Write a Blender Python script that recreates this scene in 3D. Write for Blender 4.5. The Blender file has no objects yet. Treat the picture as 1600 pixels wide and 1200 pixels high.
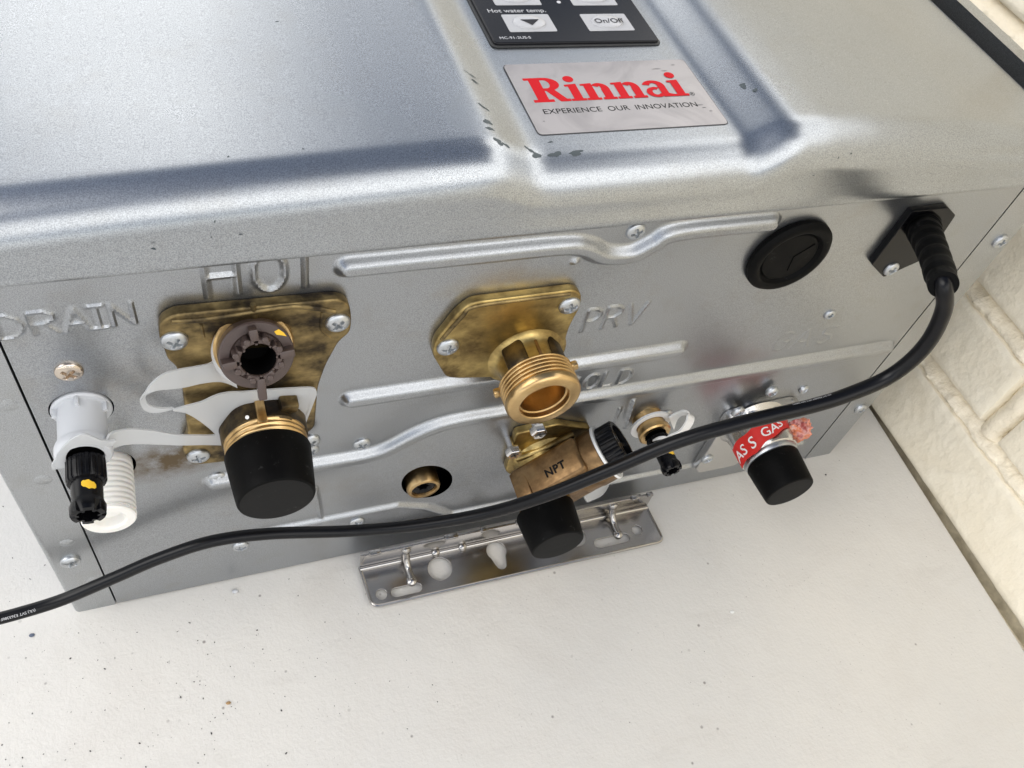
import bpy, bmesh, math, random
import numpy as np
from mathutils import Vector, Matrix, Quaternion
random.seed(7); rng = np.random.RandomState(7)
S = bpy.context.scene; COL = S.collection
MM = 0.001
R = math.radians

# ------------------------------------------------------------------ camera
cam = bpy.data.cameras.new('camera'); cam.sensor_width = 36; cam.lens = 30.4799
cam.clip_start = 0.01; cam.clip_end = 300
co = bpy.data.objects.new('camera', cam); COL.objects.link(co)
co.matrix_world = Matrix.Translation((0.063191, -0.1623, 0.341132)) @ Matrix([[0.9355928, 0.1468545, -0.3210917], [-0.3080569, 0.7838872, -0.5390935], [0.1725314, 0.6032866, 0.7786387]]).to_4x4()
S.camera = co
# ------------------------------------------------------------------ light
SUN_EL, SUN_AZ = 45, -95        # degrees; azimuth from +y towards +x
w = bpy.data.worlds.new('World'); S.world = w; w.use_nodes = True
nt = w.node_tree; bg = nt.nodes['Background']
sky = nt.nodes.new('ShaderNodeTexSky'); sky.sky_type = 'NISHITA'; sky.sun_disc = False
sky.sun_elevation = R(SUN_EL); sky.sun_rotation = R(SUN_AZ); sky.dust_density = 1.0; sky.air_density = 1.0; sky.ozone_density = .6
CLOUD_W, CLOUD_V = 11.5, 25.0  # unseen clouds added; pattern and brightness picked for their reflections on the metal
tc = nt.nodes.new('ShaderNodeTexCoord'); sx = nt.nodes.new('ShaderNodeSeparateXYZ'); nt.links.new(tc.outputs['Generated'], sx.inputs[0])
def wmath(op, a, b=0.):      # small helper for the added cloud layer of the sky
    k = nt.nodes.new('ShaderNodeMath'); k.operation = op
    for i, v in enumerate((a, b)):
        if hasattr(v, 'links'): nt.links.new(v, k.inputs[i])
        else: k.inputs[i].default_value = v
    return k.outputs[0]
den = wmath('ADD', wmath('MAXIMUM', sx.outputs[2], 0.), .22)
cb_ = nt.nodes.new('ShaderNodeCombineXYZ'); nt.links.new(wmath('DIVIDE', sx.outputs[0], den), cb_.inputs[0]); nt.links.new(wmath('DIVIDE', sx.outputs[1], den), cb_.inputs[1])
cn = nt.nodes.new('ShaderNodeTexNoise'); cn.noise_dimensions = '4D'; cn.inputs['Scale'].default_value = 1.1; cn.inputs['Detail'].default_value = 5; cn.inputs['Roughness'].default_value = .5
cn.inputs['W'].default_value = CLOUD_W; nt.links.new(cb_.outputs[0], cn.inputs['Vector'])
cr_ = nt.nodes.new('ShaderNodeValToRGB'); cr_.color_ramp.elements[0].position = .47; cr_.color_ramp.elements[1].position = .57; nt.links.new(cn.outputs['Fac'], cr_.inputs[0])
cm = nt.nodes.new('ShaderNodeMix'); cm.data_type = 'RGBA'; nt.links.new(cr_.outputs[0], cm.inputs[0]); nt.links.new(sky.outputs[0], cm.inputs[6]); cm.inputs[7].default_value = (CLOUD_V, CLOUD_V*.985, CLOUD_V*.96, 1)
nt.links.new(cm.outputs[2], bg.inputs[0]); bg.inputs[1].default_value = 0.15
sun = bpy.data.lights.new('sun', 'SUN'); sun.energy = 1.0; sun.angle = R(35); sun.color = (1, .985, .955)
so = bpy.data.objects.new('sun', sun); COL.objects.link(so)
sd = Vector((math.sin(R(SUN_AZ))*math.cos(R(SUN_EL)), math.cos(R(SUN_AZ))*math.cos(R(SUN_EL)), math.sin(R(SUN_EL))))
so.rotation_euler = sd.to_track_quat('Z', 'Y').to_euler(); so.location = (0, 0, 3)
S.view_settings.view_transform = 'Standard'; S.view_settings.look = 'None'
S.view_settings.gamma = 1; S.view_settings.exposure = -.4

# ------------------------------------------------------------------ materials
def mat(name, color=(.5, .5, .5), rough=.5, metal=0., **k):
    m = bpy.data.materials.new(name); m.use_nodes = True
    b = m.node_tree.nodes['Principled BSDF']
    b.inputs['Base Color'].default_value = (*color, 1); b.inputs['Roughness'].default_value = rough
    b.inputs['Metallic'].default_value = metal
    for a, v in k.items(): b.inputs[a.replace('_', ' ')].default_value = v
    return m
class N:
    def __init__(s, m): s.t = m.node_tree; s.b = s.t.nodes['Principled BSDF']; s._c = None
    def new(s, ty, **k):
        n = s.t.nodes.new(ty)
        for a, v in k.items():
            if hasattr(n, a): setattr(n, a, v)
            else: n.inputs[a].default_value = v
        return n
    def link(s, a, b): s.t.links.new(a, b)
    def co(s):
        if not s._c: s._c = s.new('ShaderNodeTexCoord')
        return s._c.outputs['Object']
    def noise(s, scale, detail=2., rough=.5, vec=None, dist=0.):
        n = s.new('ShaderNodeTexNoise', Scale=scale, Detail=detail, Roughness=rough, Distortion=dist)
        s.link(vec or s.co(), n.inputs['Vector']); return n.outputs['Fac']
    def stretch(s, sx, sy, sz):
        n = s.new('ShaderNodeMapping'); n.inputs['Scale'].default_value = (sx, sy, sz)
        s.link(s.co(), n.inputs['Vector']); return n.outputs[0]
    def ramp(s, fac, stops):
        n = s.new('ShaderNodeValToRGB'); e = n.color_ramp.elements
        while len(e) < len(stops): e.new(.5)
        for i, (p_, c) in enumerate(stops):
            e[i].position = p_; e[i].color = (*c, 1) if len(c) == 3 else c
        s.link(fac, n.inputs[0]); return n.outputs[0]
    def mix(s, fac, a, b, mode='MIX'):
        n = s.new('ShaderNodeMix', data_type='RGBA', blend_type=mode)
        for i, v in ((0, fac), (6, a), (7, b)):
            if hasattr(v, 'links'): s.link(v, n.inputs[i])
            elif i == 0: n.inputs[0].default_value = v
            else: n.inputs[i].default_value = (*v, 1)
        return n.outputs[2]
    def bump(s, h, strength, dist, prev=None):
        n = s.new('ShaderNodeBump', Strength=strength, Distance=dist)
        s.link(h, n.inputs['Height'])
        if prev: s.link(prev, n.inputs['Normal'])
        return n.outputs[0]
    def math(s, op, a, b=0.):
        n = s.new('ShaderNodeMath', operation=op)
        for i, v in enumerate((a, b)):
            if hasattr(v, 'links'): s.link(v, n.inputs[i])
            else: n.inputs[i].default_value = v
        return n.outputs[0]

def silver(name, base, rough, dirt=.15, stain=None):
    m = mat(name, base, rough, .92); n = N(m)
    big = n.noise(14, 3); fine = n.noise(3600, 2, .6); mid = n.noise(90, 4, .6)
    c = n.mix(n.ramp(fine, [(.36, (0, 0, 0)), (.66, (1, 1, 1))]), tuple(v*.74 for v in base), tuple(min(1, v*1.22) for v in base))
    c = n.mix(n.ramp(mid, [(.52, (0, 0, 0)), (.75, (dirt,)*3)]), c, (.28, .26, .22))
    if stain:
        for (x, y, z, rx, rz, rot, col, k) in stain:
            mp = n.new('ShaderNodeMapping'); mp.vector_type = 'TEXTURE'
            mp.inputs['Location'].default_value = (x*MM, y*MM, z*MM)
            mp.inputs['Rotation'].default_value = (0, R(rot), 0)
            mp.inputs['Scale'].default_value = (rx*MM, 1, rz*MM)
            n.link(n.co(), mp.inputs['Vector'])
            g = n.new('ShaderNodeTexGradient', gradient_type='SPHERICAL'); n.link(mp.outputs[0], g.inputs[0])
            f = n.math('MULTIPLY', g.outputs['Fac'], n.ramp(n.noise(160, 4, .65), [(.3, (.1,)*3), (.62, (1,)*3)]))
            f = n.math('MULTIPLY', f, k)
            c = n.mix(f, c, col)
    n.link(c, n.b.inputs['Base Color'])
    rr = n.new('ShaderNodeMapRange'); n.link(big, rr.inputs[0]); rr.inputs[3].default_value = rough-.05; rr.inputs[4].default_value = rough+.06
    n.link(rr.outputs[0], n.b.inputs['Roughness'])
    nb = n.bump(fine, .17, .00005); nb = n.bump(n.noise(30, 2), .05, .001, nb)
    n.link(nb, n.b.inputs['Normal'])
    return m
STAINS = [(50, 0, 95, 30, 12, -10, (.13, .095, .055), 1.6), (150, 0, 158, 26, 8, 0, (.4, .33, .2), .6),
          (40, 0, 136, 22, 14, 0, (.34, .3, .25), .5), (95, 0, 60, 60, 14, 30, (.33, .32, .3), .5)]
M = {}
M['case'] = silver('silver_painted_steel', (.375, .39, .41), .31, .25, STAINS)
M['cover'] = silver('silver_cover_paint', (.37, .388, .408), .275, .12)
M['flange'] = silver('silver_side_steel', (.42, .435, .45), .33, .2)
M['screw'] = mat('zinc_screw', (.50, .52, .54), .38, 1.)
n = N(M['screw']); n.link(n.bump(n.noise(1400, 2), .25, .0001), n.b.inputs['Normal'])
M['bronze_screw'] = mat('nickel_bronze_screw', (.62, .54, .46), .22, 1.)
M['recess'] = mat('recess_shade', (.10, .10, .10), .45, .8)
M['bolt'] = mat('stainless_bolt', (.62, .60, .58), .18, 1.)
M['steel'] = mat('bracket_steel', (.44, .425, .41), .20, 1.)
n = N(M['steel']); n.link(n.bump(n.noise(220, 3, vec=n.stretch(.15, 1, 1)), .12, .0004), n.b.inputs['Normal'])
def brass(name, lo, hi, thr, rough=.32, tarn=(.05, .035, .02)):
    m = mat(name, lo, rough, 1.); n = N(m)
    a = n.noise(48, 5, .6, dist=.4); b_ = n.noise(150, 4, .6, vec=n.stretch(.75, 1, 1.1)); g = n.noise(1200, 2)
    c = n.mix(n.ramp(b_, [(.3, (0,)*3), (.7, (1,)*3)]), lo, hi)
    t = n.math('ADD', n.math('MULTIPLY', a, .65), n.math('MULTIPLY', b_, .35))
    tf = n.ramp(t, [(thr-.10, (1,)*3), (thr+.0, (.45,)*3), (thr+.12, (0,)*3)])
    c = n.mix(tf, c, tarn)
    n.link(c, n.b.inputs['Base Color'])
    n.link(n.ramp(tf, [(0, (rough,)*3), (1, (.55,)*3)]), n.b.inputs['Roughness'])
    n.link(n.bump(g, .2, .0001, n.bump(b_, .25, .0004)), n.b.inputs['Normal'])
    return m
M['brass'] = brass('bright_brass', (.46, .30, .13), (.64, .45, .22), .34, .30)
M['brass_plate'] = brass('tarnished_brass', (.23, .165, .075), (.46, .34, .15), .50, .38, (.04, .032, .024))
M['brass_clean'] = brass('yellow_cast_brass', (.36, .26, .10), (.60, .45, .18), .46, .33, (.10, .065, .03))
M['brass_dark'] = brass('blackened_brass', (.07, .055, .035), (.22, .15, .06), .50, .42, (.028, .024, .022))
M['brass_brown'] = brass('brown_valve_brass', (.20, .12, .06), (.36, .23, .11), .44, .36, (.09, .055, .03))
M['black_rubber'] = mat('black_rubber', (.003, .003, .003), .5, 0, Specular_IOR_Level=.07)
M['black_lit'] = mat('black_rubber_lit', (.009, .009, .009), .65, 0, Specular_IOR_Level=.15)  # lighter copy of the rubber; light on the cap ends put into colour
for k in ('black_rubber', 'black_lit'):
    n = N(M[k]); n.link(n.bump(n.noise(700, 3), .15, .0002, n.bump(n.noise(60, 3), .25, .001)), n.b.inputs['Normal'])
    n.link(n.ramp(n.noise(350, 5, .7), [(.62, tuple(n.b.inputs['Base Color'].default_value)[:3]), (.76, (.035, .034, .033))]), n.b.inputs['Base Color'])
M['black_plastic'] = mat('black_plastic', (.004, .004, .005), .25, 0, Specular_IOR_Level=.18)
M['cord'] = mat('black_cord_jacket', (.004, .004, .005), .30, 0, Specular_IOR_Level=.24)
n = N(M['cord']); n.link(n.bump(n.noise(300, 3), .15, .0003), n.b.inputs['Normal'])
M['brown_plastic'] = mat('brown_plastic', (.068, .046, .040), .40)
M['milky'] = mat('milky_nylon', (.56, .575, .60), .38, 0, Subsurface_Weight=.35, Subsurface_Radius=(.003, .003, .003))
M['white_thread'] = mat('white_nylon', (.80, .785, .75), .42, 0, Subsurface_Weight=.35, Subsurface_Radius=(.004, .003, .002))
M['strap'] = mat('translucent_strap', (.70, .715, .73), .34, 0, Transmission_Weight=.15, Alpha=.60)
M['washer'] = mat('white_washer', (.84, .84, .83), .45, 0, Transmission_Weight=.1)
M['gap'] = mat('gap_shade_black', (.005, .005, .005), .9, 0, Specular_IOR_Level=.0)  # near-black colour stands in for shade inside bores, slits and seams
M['seal'] = mat('black_foam_seal', (.010, .011, .012), .8)
M['yellow'] = mat('yellow_paint_mark', (.85, .52, .03), .5)
M['white_fleck'] = mat('white_fleck', (.8, .8, .78), .6)
M['scuff'] = mat('dark_scuff', (.085, .10, .105), .5, .5)
M['rust'] = mat('rust_fleck', (.25, .11, .04), .7)
M['red_tape'] = mat('red_tape', (.62, .025, .02), .33)
n = N(M['red_tape']); n.link(n.bump(n.noise(350, 3), .5, .0006), n.b.inputs['Normal'])
M['pink_tape'] = mat('crumpled_tape_end', (.75, .28, .2), .25, 0, Transmission_Weight=.25)
n = N(M['pink_tape'])
n.link(n.ramp(n.noise(150, 3, .6), [(.36, (.45, .10, .09)), (.48, (.80, .40, .36)), (.58, (.86, .25, .10)), (.7, (.85, .70, .66))]), n.b.inputs['Base Color'])
M['tape_text'] = mat('tape_lettering', (.82, .80, .78), .4)
M['gas_cast'] = mat('cast_aluminium', (.60, .59, .575), .27, 1.)
n = N(M['gas_cast']); n.link(n.bump(n.noise(240, 4), .3, .0006), n.b.inputs['Normal'])
M['label'] = mat('silver_label_film', (.36, .34, .335), .22, .35)
n = N(M['label']); n.link(n.ramp(n.noise(40, 4, .6, dist=1.2), [(.36, (.29, .272, .27)), (.52, (.36, .338, .333))]), n.b.inputs['Base Color'])
M['label_edge'] = mat('label_edge', (.04, .04, .04), .5)
M['red_print'] = mat('red_print', (.50, .008, .014), .4, 0, Specular_IOR_Level=.08)
M['black_print'] = mat('black_print', (.01, .01, .01), .5, 0, Specular_IOR_Level=.08)
M['panel_gloss'] = mat('gloss_black_panel', (.008, .008, .010), .16, 0, Specular_IOR_Level=.22)
M['button'] = mat('button_film', (.42, .42, .43), .3, 0, Specular_IOR_Level=.2)
M['button_dome'] = mat('button_dome', (.46, .46, .47), .2, 0, Specular_IOR_Level=.3)
M['grey_print'] = mat('grey_print', (.55, .55, .57), .4)
M['dark_print'] = mat('dark_grey_print', (.03, .03, .035), .5, 0, Specular_IOR_Level=.1)

m = M['table'] = mat('table_plastic', (.70, .665, .61), .42); n = N(m)
a = n.noise(9, 3); b_ = n.noise(700, 3, .6); v = n.new('ShaderNodeTexVoronoi', Scale=95.); n.link(n.co(), v.inputs['Vector'])
c = n.mix(n.ramp(a, [(.35, (0,)*3), (.7, (1,)*3)]), (.66, .645, .615), (.72, .695, .65))
sp = n.ramp(v.outputs['Distance'], [(.035, (1,)*3), (.075, (0,)*3)])
sel = n.ramp(n.noise(23, 3), [(.44, (0,)*3), (.58, (1,)*3)])
c = n.mix(n.math('MULTIPLY', n.math('MULTIPLY', sp, sel), .75), c, (.16, .14, .13))
scr = n.ramp(n.noise(60, 5, .7, vec=n.stretch(.25, 1, 1)), [(.60, (0,)*3), (.74, (.28,)*3)])
c = n.mix(scr, c, (.50, .47, .43))
v3 = n.new('ShaderNodeTexVoronoi', Scale=330.); n.link(n.co(), v3.inputs['Vector'])
sp3 = n.math('MULTIPLY', n.ramp(v3.outputs['Distance'], [(.05, (1,)*3), (.12, (0,)*3)]), n.ramp(n.noise(31, 3), [(.5, (0,)*3), (.6, (.6,)*3)]))
c = n.mix(sp3, c, (.40, .37, .34))
c = n.mix(n.ramp(n.noise(16, 5, .65, dist=.8), [(.52, (0,)*3), (.72, (.35,)*3)]), c, (.60, .565, .52))
n.link(c, n.b.inputs['Base Color']); n.link(n.bump(b_, .45, .0004, n.bump(n.noise(160, 3), .25, .0010)), n.b.inputs['Normal'])
m = M['brick'] = mat('cream_painted_brick', (.80, .71, .55), .5); n = N(m)
h = n.noise(230, 3, .5); h2 = n.noise(60, 3)
n.link(n.mix(n.ramp(h2, [(.3, (0,)*3), (.7, (1,)*3)]), (.87, .79, .63), (.92, .85, .70)), n.b.inputs['Base Color'])
n.link(n.bump(h, .38, .0018, n.bump(h2, .25, .003)), n.b.inputs['Normal'])
m = M['mortar'] = mat('cream_painted_mortar', (.90, .81, .64), .5); n = N(m)
n.link(n.bump(n.noise(150, 4), .8, .003), n.b.inputs['Normal'])
m = M['mortar_shade'] = mat('shaded_mortar', (.30, .26, .19), .8); n = N(m)  # darker copy of the mortar; shade of the table gap put into colour
n.link(n.ramp(n.noise(120, 4), [(.35, (.50, .44, .32)), (.65, (.82, .74, .56))]), n.b.inputs['Base Color'])
m = M['ground'] = mat('concrete_ground', (.34, .32, .29), .9); n = N(m)
n.link(n.ramp(n.noise(3, 6, .6), [(.3, (.48, .46, .43)), (.7, (.58, .56, .52))]), n.b.inputs['Base Color'])
M['leg'] = mat('table_leg_steel', (.22, .22, .22), .4, .9)

# ------------------------------------------------------------------ helpers (all lengths below in millimetres)
def thing(name, label, cat, loc=(0, 0, 0), group=None):
    o = bpy.data.objects.new(name, None); COL.objects.link(o)
    o.location = Vector(loc)*MM; o.empty_display_size = .02
    o['label'] = label; o['category'] = cat
    if group: o['group'] = group
    return o
def world_loc(o):
    v = Vector((0, 0, 0))
    while o: v = v+o.location if o.type == 'EMPTY' or not o.parent else v+o.location; o = o.parent
    return v
def obj(name, me, material, parent=None, label=None, smooth=True, origin=None):
    """link a mesh (coordinates in scene mm) as one object; its origin goes to the centre of its bounds"""
    if isinstance(me, bmesh.types.BMesh):
        m_ = bpy.data.meshes.new(name); me.to_mesh(m_); me.free(); me = m_
    nv = len(me.vertices); a = np.empty(nv*3); me.vertices.foreach_get('co', a); a = a.reshape(-1, 3)*MM
    a_ = a
    me.vertices.foreach_set('co', a_.ravel())
    if smooth and len(me.polygons):
        me.polygons.foreach_set('use_smooth', [True]*len(me.polygons))
        try: me.set_sharp_from_angle(angle=R(38))
        except Exception: pass
    me.update(); me.materials.clear(); me.materials.append(material)
    o = bpy.data.objects.new(name, me); COL.objects.link(o)
    if parent:
        o.parent = parent
        root = parent
        while root.parent: root = root.parent
        if parent.type == 'EMPTY': o.matrix_parent_inverse = Matrix.Translation(-parent.location)
        else: o.matrix_parent_inverse = Matrix.Translation(-parent.location)
    if label: o['label'] = label
    return o
def frame(axis, up=(0, 0, 1)):
    a = Vector(axis).normalized(); u = Vector(up)
    if abs(a.dot(u)) > .98: u = Vector((1, 0, 0))
    x = u.cross(a).normalized(); y = a.cross(x)
    return Matrix((x, y, a)).transposed()      # local z -> axis
def lathe(bm, prof, o=(0, 0, 0), axis=(0, -1, 0), seg=48, mod=None, closed=False, cap0=False, cap1=False):
    """revolve (radius, distance) pairs about axis through o"""
    F = frame(axis); O = Vector(o); rows = []
    for i, (r, d) in enumerate(prof):
        row = []
        for k in range(seg):
            t = 2*math.pi*k/seg; rr = mod(i, t, r) if mod else r
            row.append(bm.verts.new(O+F@Vector((rr*math.cos(t), rr*math.sin(t), d))))
        rows.append(row)
    for i in range(len(rows)-1):
        for k in range(seg):
            bm.faces.new((rows[i][k], rows[i][(k+1) % seg], rows[i+1][(k+1) % seg], rows[i+1][k]))
    if cap0: bm.faces.new(rows[0][::-1])
    if cap1: bm.faces.new(rows[-1])
    return rows
def tube(bm, pts, rad, seg=16, caps=True, sub=8, mod=None):
    P = [Vector(p) for p in pts]
    if sub > 1:
        Q = []; RR = []
        for i in range(len(P)-1):
            p0 = P[max(i-1, 0)]; p1 = P[i]; p2 = P[i+1]; p3 = P[min(i+2, len(P)-1)]
            r1 = rad[i] if hasattr(rad, '__len__') else rad; r2 = rad[i+1] if hasattr(rad, '__len__') else rad
            for k in range(sub):
                t = k/sub
                Q.append(.5*((2*p1)+(p2-p0)*t+(2*p0-5*p1+4*p2-p3)*t*t+(3*p1-p0-3*p2+p3)*t**3)); RR.append(r1+(r2-r1)*t)
        Q.append(P[-1]); RR.append(rad[-1] if hasattr(rad, '__len__') else rad)
    else: Q = P; RR = list(rad) if hasattr(rad, '__len__') else [rad]*len(P)
    nrm = None; rows = []
    for i, q in enumerate(Q):
        t = (Q[min(i+1, len(Q)-1)]-Q[max(i-1, 0)]).normalized()
        if nrm is None:
            nrm = t.cross(Vector((0, 0, 1)));
            if nrm.length < .1: nrm = t.cross(Vector((1, 0, 0)))
            nrm.normalize()
        else: nrm = (nrm-t*nrm.dot(t)).normalized()
        b_ = t.cross(nrm)
        r = float(RR[i])*(mod(i, len(Q)) if mod else 1)
        rows.append([bm.verts.new(q+r*(math.cos(2*math.pi*k/seg)*nrm+math.sin(2*math.pi*k/seg)*b_)) for k in range(seg)])
    for i in range(len(rows)-1):
        for k in range(seg): bm.faces.new((rows[i][k], rows[i][(k+1) % seg], rows[i+1][(k+1) % seg], rows[i+1][k]))
    if caps: bm.faces.new(rows[0][::-1]); bm.faces.new(rows[-1])
    return Q
def box(bm, lo, hi, bev=0, segs=2, rot=None, piv=None):
    r = bmesh.ops.create_cube(bm, size=1)
    vs = r['verts']; lo = Vector(lo); hi = Vector(hi); c = (lo+hi)/2; d = hi-lo
    for v in vs: v.co = Vector((v.co.x*d.x, v.co.y*d.y, v.co.z*d.z))+c
    if bev:
        es = list({e for v in vs for e in v.link_edges})
        g = bmesh.ops.bevel(bm, geom=es, offset=bev, segments=segs, profile=.5, affect='EDGES')
        vs = list({v for f in g['faces'] for v in f.verts} | set(v for v in vs if v.is_valid))
    if rot:
        pv = Vector(piv) if piv else c
        for v in vs: v.co = pv+rot@(v.co-pv)
    return vs
def rounded(poly, rad, n=5):
    """round the corners of a 2D polygon; rad is a number or a list"""
    out = []; L = len(poly)
    for i, p in enumerate(poly):
        r = rad[i] if hasattr(rad, '__len__') else rad
        p = Vector(p); a = Vector(poly[i-1]); b_ = Vector(poly[(i+1) % L])
        da = (a-p); db = (b_-p); r = min(r, da.length*.45, db.length*.45)
        if r < .05: out.append(p); continue
        s0 = p+da.normalized()*r; s1 = p+db.normalized()*r
        for k in range(n+1):
            t = k/n; out.append((1-t)**2*s0+2*t*(1-t)*p+t*t*s1)
    return [(v[0], v[1]) for v in out]
def circle(cx, cy, rx, ry=None, n=28, a0=0):
    ry = ry or rx
    return [(cx+rx*math.cos(2*math.pi*k/n+a0), cy+ry*math.sin(2*math.pi*k/n+a0)) for k in range(n)]
def slot(cx, cy, hl, r, ang=0, n=8):
    pts = []
    for s, base in ((1, -90), (-1, 90)):
        for k in range(n+1):
            t = R(base+180*k/n); pts.append((s*hl+r*math.cos(t), r*math.sin(t)))
    c, s_ = math.cos(R(ang)), math.sin(R(ang))
    return [(cx+x*c-y*s_, cy+x*s_+y*c) for x, y in pts]
def plate(outlines, thick, bev=0., tf=None, res=2):
    """filled 2D outlines (first outer, rest holes) -> solid mesh, thickness along local +z, front at z=0..thick"""
    cu = bpy.data.curves.new('tmp', 'CURVE'); cu.dimensions = '2D'; cu.fill_mode = 'BOTH'
    for ol in outlines:
        sp_ = cu.splines.new('POLY'); sp_.points.add(len(ol)-1); sp_.use_cyclic_u = True
        for i, p in enumerate(ol): sp_.points[i].co = (p[0], p[1], 0, 1)
    cu.extrude = max(thick/2-bev, .0001); cu.bevel_depth = bev; cu.bevel_resolution = res; cu.offset = -bev
    o = bpy.data.objects.new('tmp', cu); COL.objects.link(o)
    me = bpy.data.meshes.new_from_object(o.evaluated_get(bpy.context.evaluated_depsgraph_get()))
    bpy.data.objects.remove(o); bpy.data.curves.remove(cu)
    me.transform(Matrix.Translation((0, 0, thick/2)))
    if tf: me.transform(tf)
    return me
def XZ(y):      # 2D (x, z) outlines standing upright, thickness grows towards the viewer (-y)
    return Matrix(((1, 0, 0, 0), (0, 0, -1, y), (0, 1, 0, 0), (0, 0, 0, 1)))
def XY(z): return Matrix.Translation((0, 0, z))
def text(s, size, depth=.02, tf=None, off=0., align='LEFT', space=1., shear=0.):
    cu = bpy.data.curves.new('tmp', 'FONT'); cu.body = s; cu.size = size; cu.extrude = depth/2; cu.offset = off
    cu.align_x = align; cu.space_character = space; cu.shear = shear; cu.resolution_u = 3
    o = bpy.data.objects.new('tmp', cu); COL.objects.link(o)
    me = bpy.data.meshes.new_from_object(o.evaluated_get(bpy.context.evaluated_depsgraph_get()))
    bpy.data.objects.remove(o); bpy.data.curves.remove(cu)
    if tf: me.transform(tf)
    return me
def ribbon(pairs, thick, sub=5):
    """smooth solid strip through pairs of edge points"""
    def cr(P, sub):
        P = [Vector(p) for p in P]; Q = []
        for i in range(len(P)-1):
            p0 = P[max(i-1, 0)]; p1 = P[i]; p2 = P[i+1]; p3 = P[min(i+2, len(P)-1)]
            for k in range(sub):
                t = k/sub; Q.append(.5*((2*p1)+(p2-p0)*t+(2*p0-5*p1+4*p2-p3)*t*t+(3*p1-p0-3*p2+p3)*t**3))
        return Q+[P[-1]]
    A = cr([p[0] for p in pairs], sub); B = cr([p[1] for p in pairs], sub)
    bm = bmesh.new(); rows = []
    for a, b_ in zip(A, B): rows.append([bm.verts.new(a.lerp(b_, t)) for t in (0, .33, .67, 1)])
    for i in range(len(rows)-1):
        for k in range(3): bm.faces.new((rows[i][k], rows[i][k+1], rows[i+1][k+1], rows[i+1][k]))
    bmesh.ops.recalc_face_normals(bm, faces=bm.faces)
    bmesh.ops.solidify(bm, geom=bm.faces[:], thickness=thick)
    return bm
def arc(cx, cy, r, a0, a1, n=10, ry=None):
    ry = ry or r
    return [(cx+r*math.cos(R(a0+(a1-a0)*k/n)), cy+ry*math.sin(R(a0+(a1-a0)*k/n))) for k in range(n+1)]
def smooth01(t): t = np.clip(t, 0, 1); return t*t*(3-2*t)

# ------------------------------------------------------------------ ground, wall, table (wall and table stand slightly off square to the heater)
WYAW, TYAW = .7, -1.4
YAW = Matrix.Rotation(R(WYAW), 4, 'Z')
bm = bmesh.new(); bmesh.ops.create_grid(bm, x_segments=1, y_segments=1, size=60000)
for v in bm.verts: v.co.z = -740
g = obj('ground', bm, M['ground'], smooth=False); g['kind'] = 'structure'

wall = thing('brick_wall', 'cream painted brick wall with lumpy mortar joints beside the table', 'wall', (391, 0, -740))
def wobj(name, bm, material, parent): 
    o = obj(name, bm, material, parent); return o
WX = 395.7
BL, BH, PITCH = 190., 38.5, 46.
def brick_mesh(i):
    nx, nz = 94, 22
    ys = np.linspace(-BL/2, BL/2, nx); zs = np.linspace(-BH/2, BH/2, nz)
    Y, Z = np.meshgrid(ys, zs, indexing='ij')
    r = np.random.RandomState(100+i)
    d = np.zeros_like(Y)
    for _ in range(110):                                   # paint runs and lumps
        cy, cz = r.uniform(-BL/2, BL/2), r.uniform(-BH/2, BH/2); s = r.uniform(1.2, 4); e = r.uniform(1, 3)
        d += r.uniform(-.2, .35)*np.exp(-((Y-cy)/s)**2-((Z-cz)/(s*e))**2)
    d += .5*np.sin(Y/23+r.uniform(0, 6))*np.cos(Z/14+r.uniform(0, 6))*.4
    ey = BL/2-np.abs(Y); ez = BH/2-np.abs(Z); e = np.minimum(ey, ez)
    d -= 5.5*np.clip(1-e/3.2, 0, 1)**2                   # rounded arris
    X = -d
    co_ = np.stack([X, Y, Z], -1).reshape(-1, 3)
    f = [(a*nz+b_, a*nz+b_+1, (a+1)*nz+b_+1, (a+1)*nz+b_) for a in range(nx-1) for b_ in range(nz-1)]
    # back box edge
    base = len(co_); back = [(14, y, z) for y in (-BL/2, BL/2) for z in (-BH/2, BH/2)]
    me = bpy.data.meshes.new('brick'); me.from_pydata([tuple(c) for c in co_]+back, [], f+[
        tuple([a*nz for a in range(nx)]+[base+2, base]), tuple([a*nz+nz-1 for a in range(nx-1, -1, -1)]+[base+1, base+3]),
        tuple([k for k in range(nz-1, -1, -1)]+[base, base+1]), tuple([(nx-1)*nz+k for k in range(nz)]+[base+3, base+2])])
    return me
bricks = []
def place_brick(i, y, z, sc=1.):
    if i >= len(bricks):
        o = obj('brick', brick_mesh(i), M['brick'], wall); bricks.append(o)
    else:
        o = bricks[i % len(bricks)].copy(); COL.objects.link(o)
    o.location = YAW@(Vector((WX+random.uniform(-.4, .4), y, z))*MM); o.rotation_euler = (0, 0, R(WYAW)); o.scale = (1, 1, sc)
    o.parent = wall; o.matrix_parent_inverse = Matrix.Translation(-wall.location)
k_ = 0
for row in range(-3, 7):
    zc = row*PITCH+(23.5 if row > 0 else 20.8 if row == 0 else 14.5)
    y0 = (-35 if row % 2 else 62)+({3: 140, 5: 100, 2: -9}.get(row, 0))
    for j in range(-4, 7):
        y = y0+100+200*j
        place_brick(k_ if k_ < 6 else random.randint(0, 5), y, zc, 1.16 if row == 0 else 1.); k_ += 1
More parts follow.
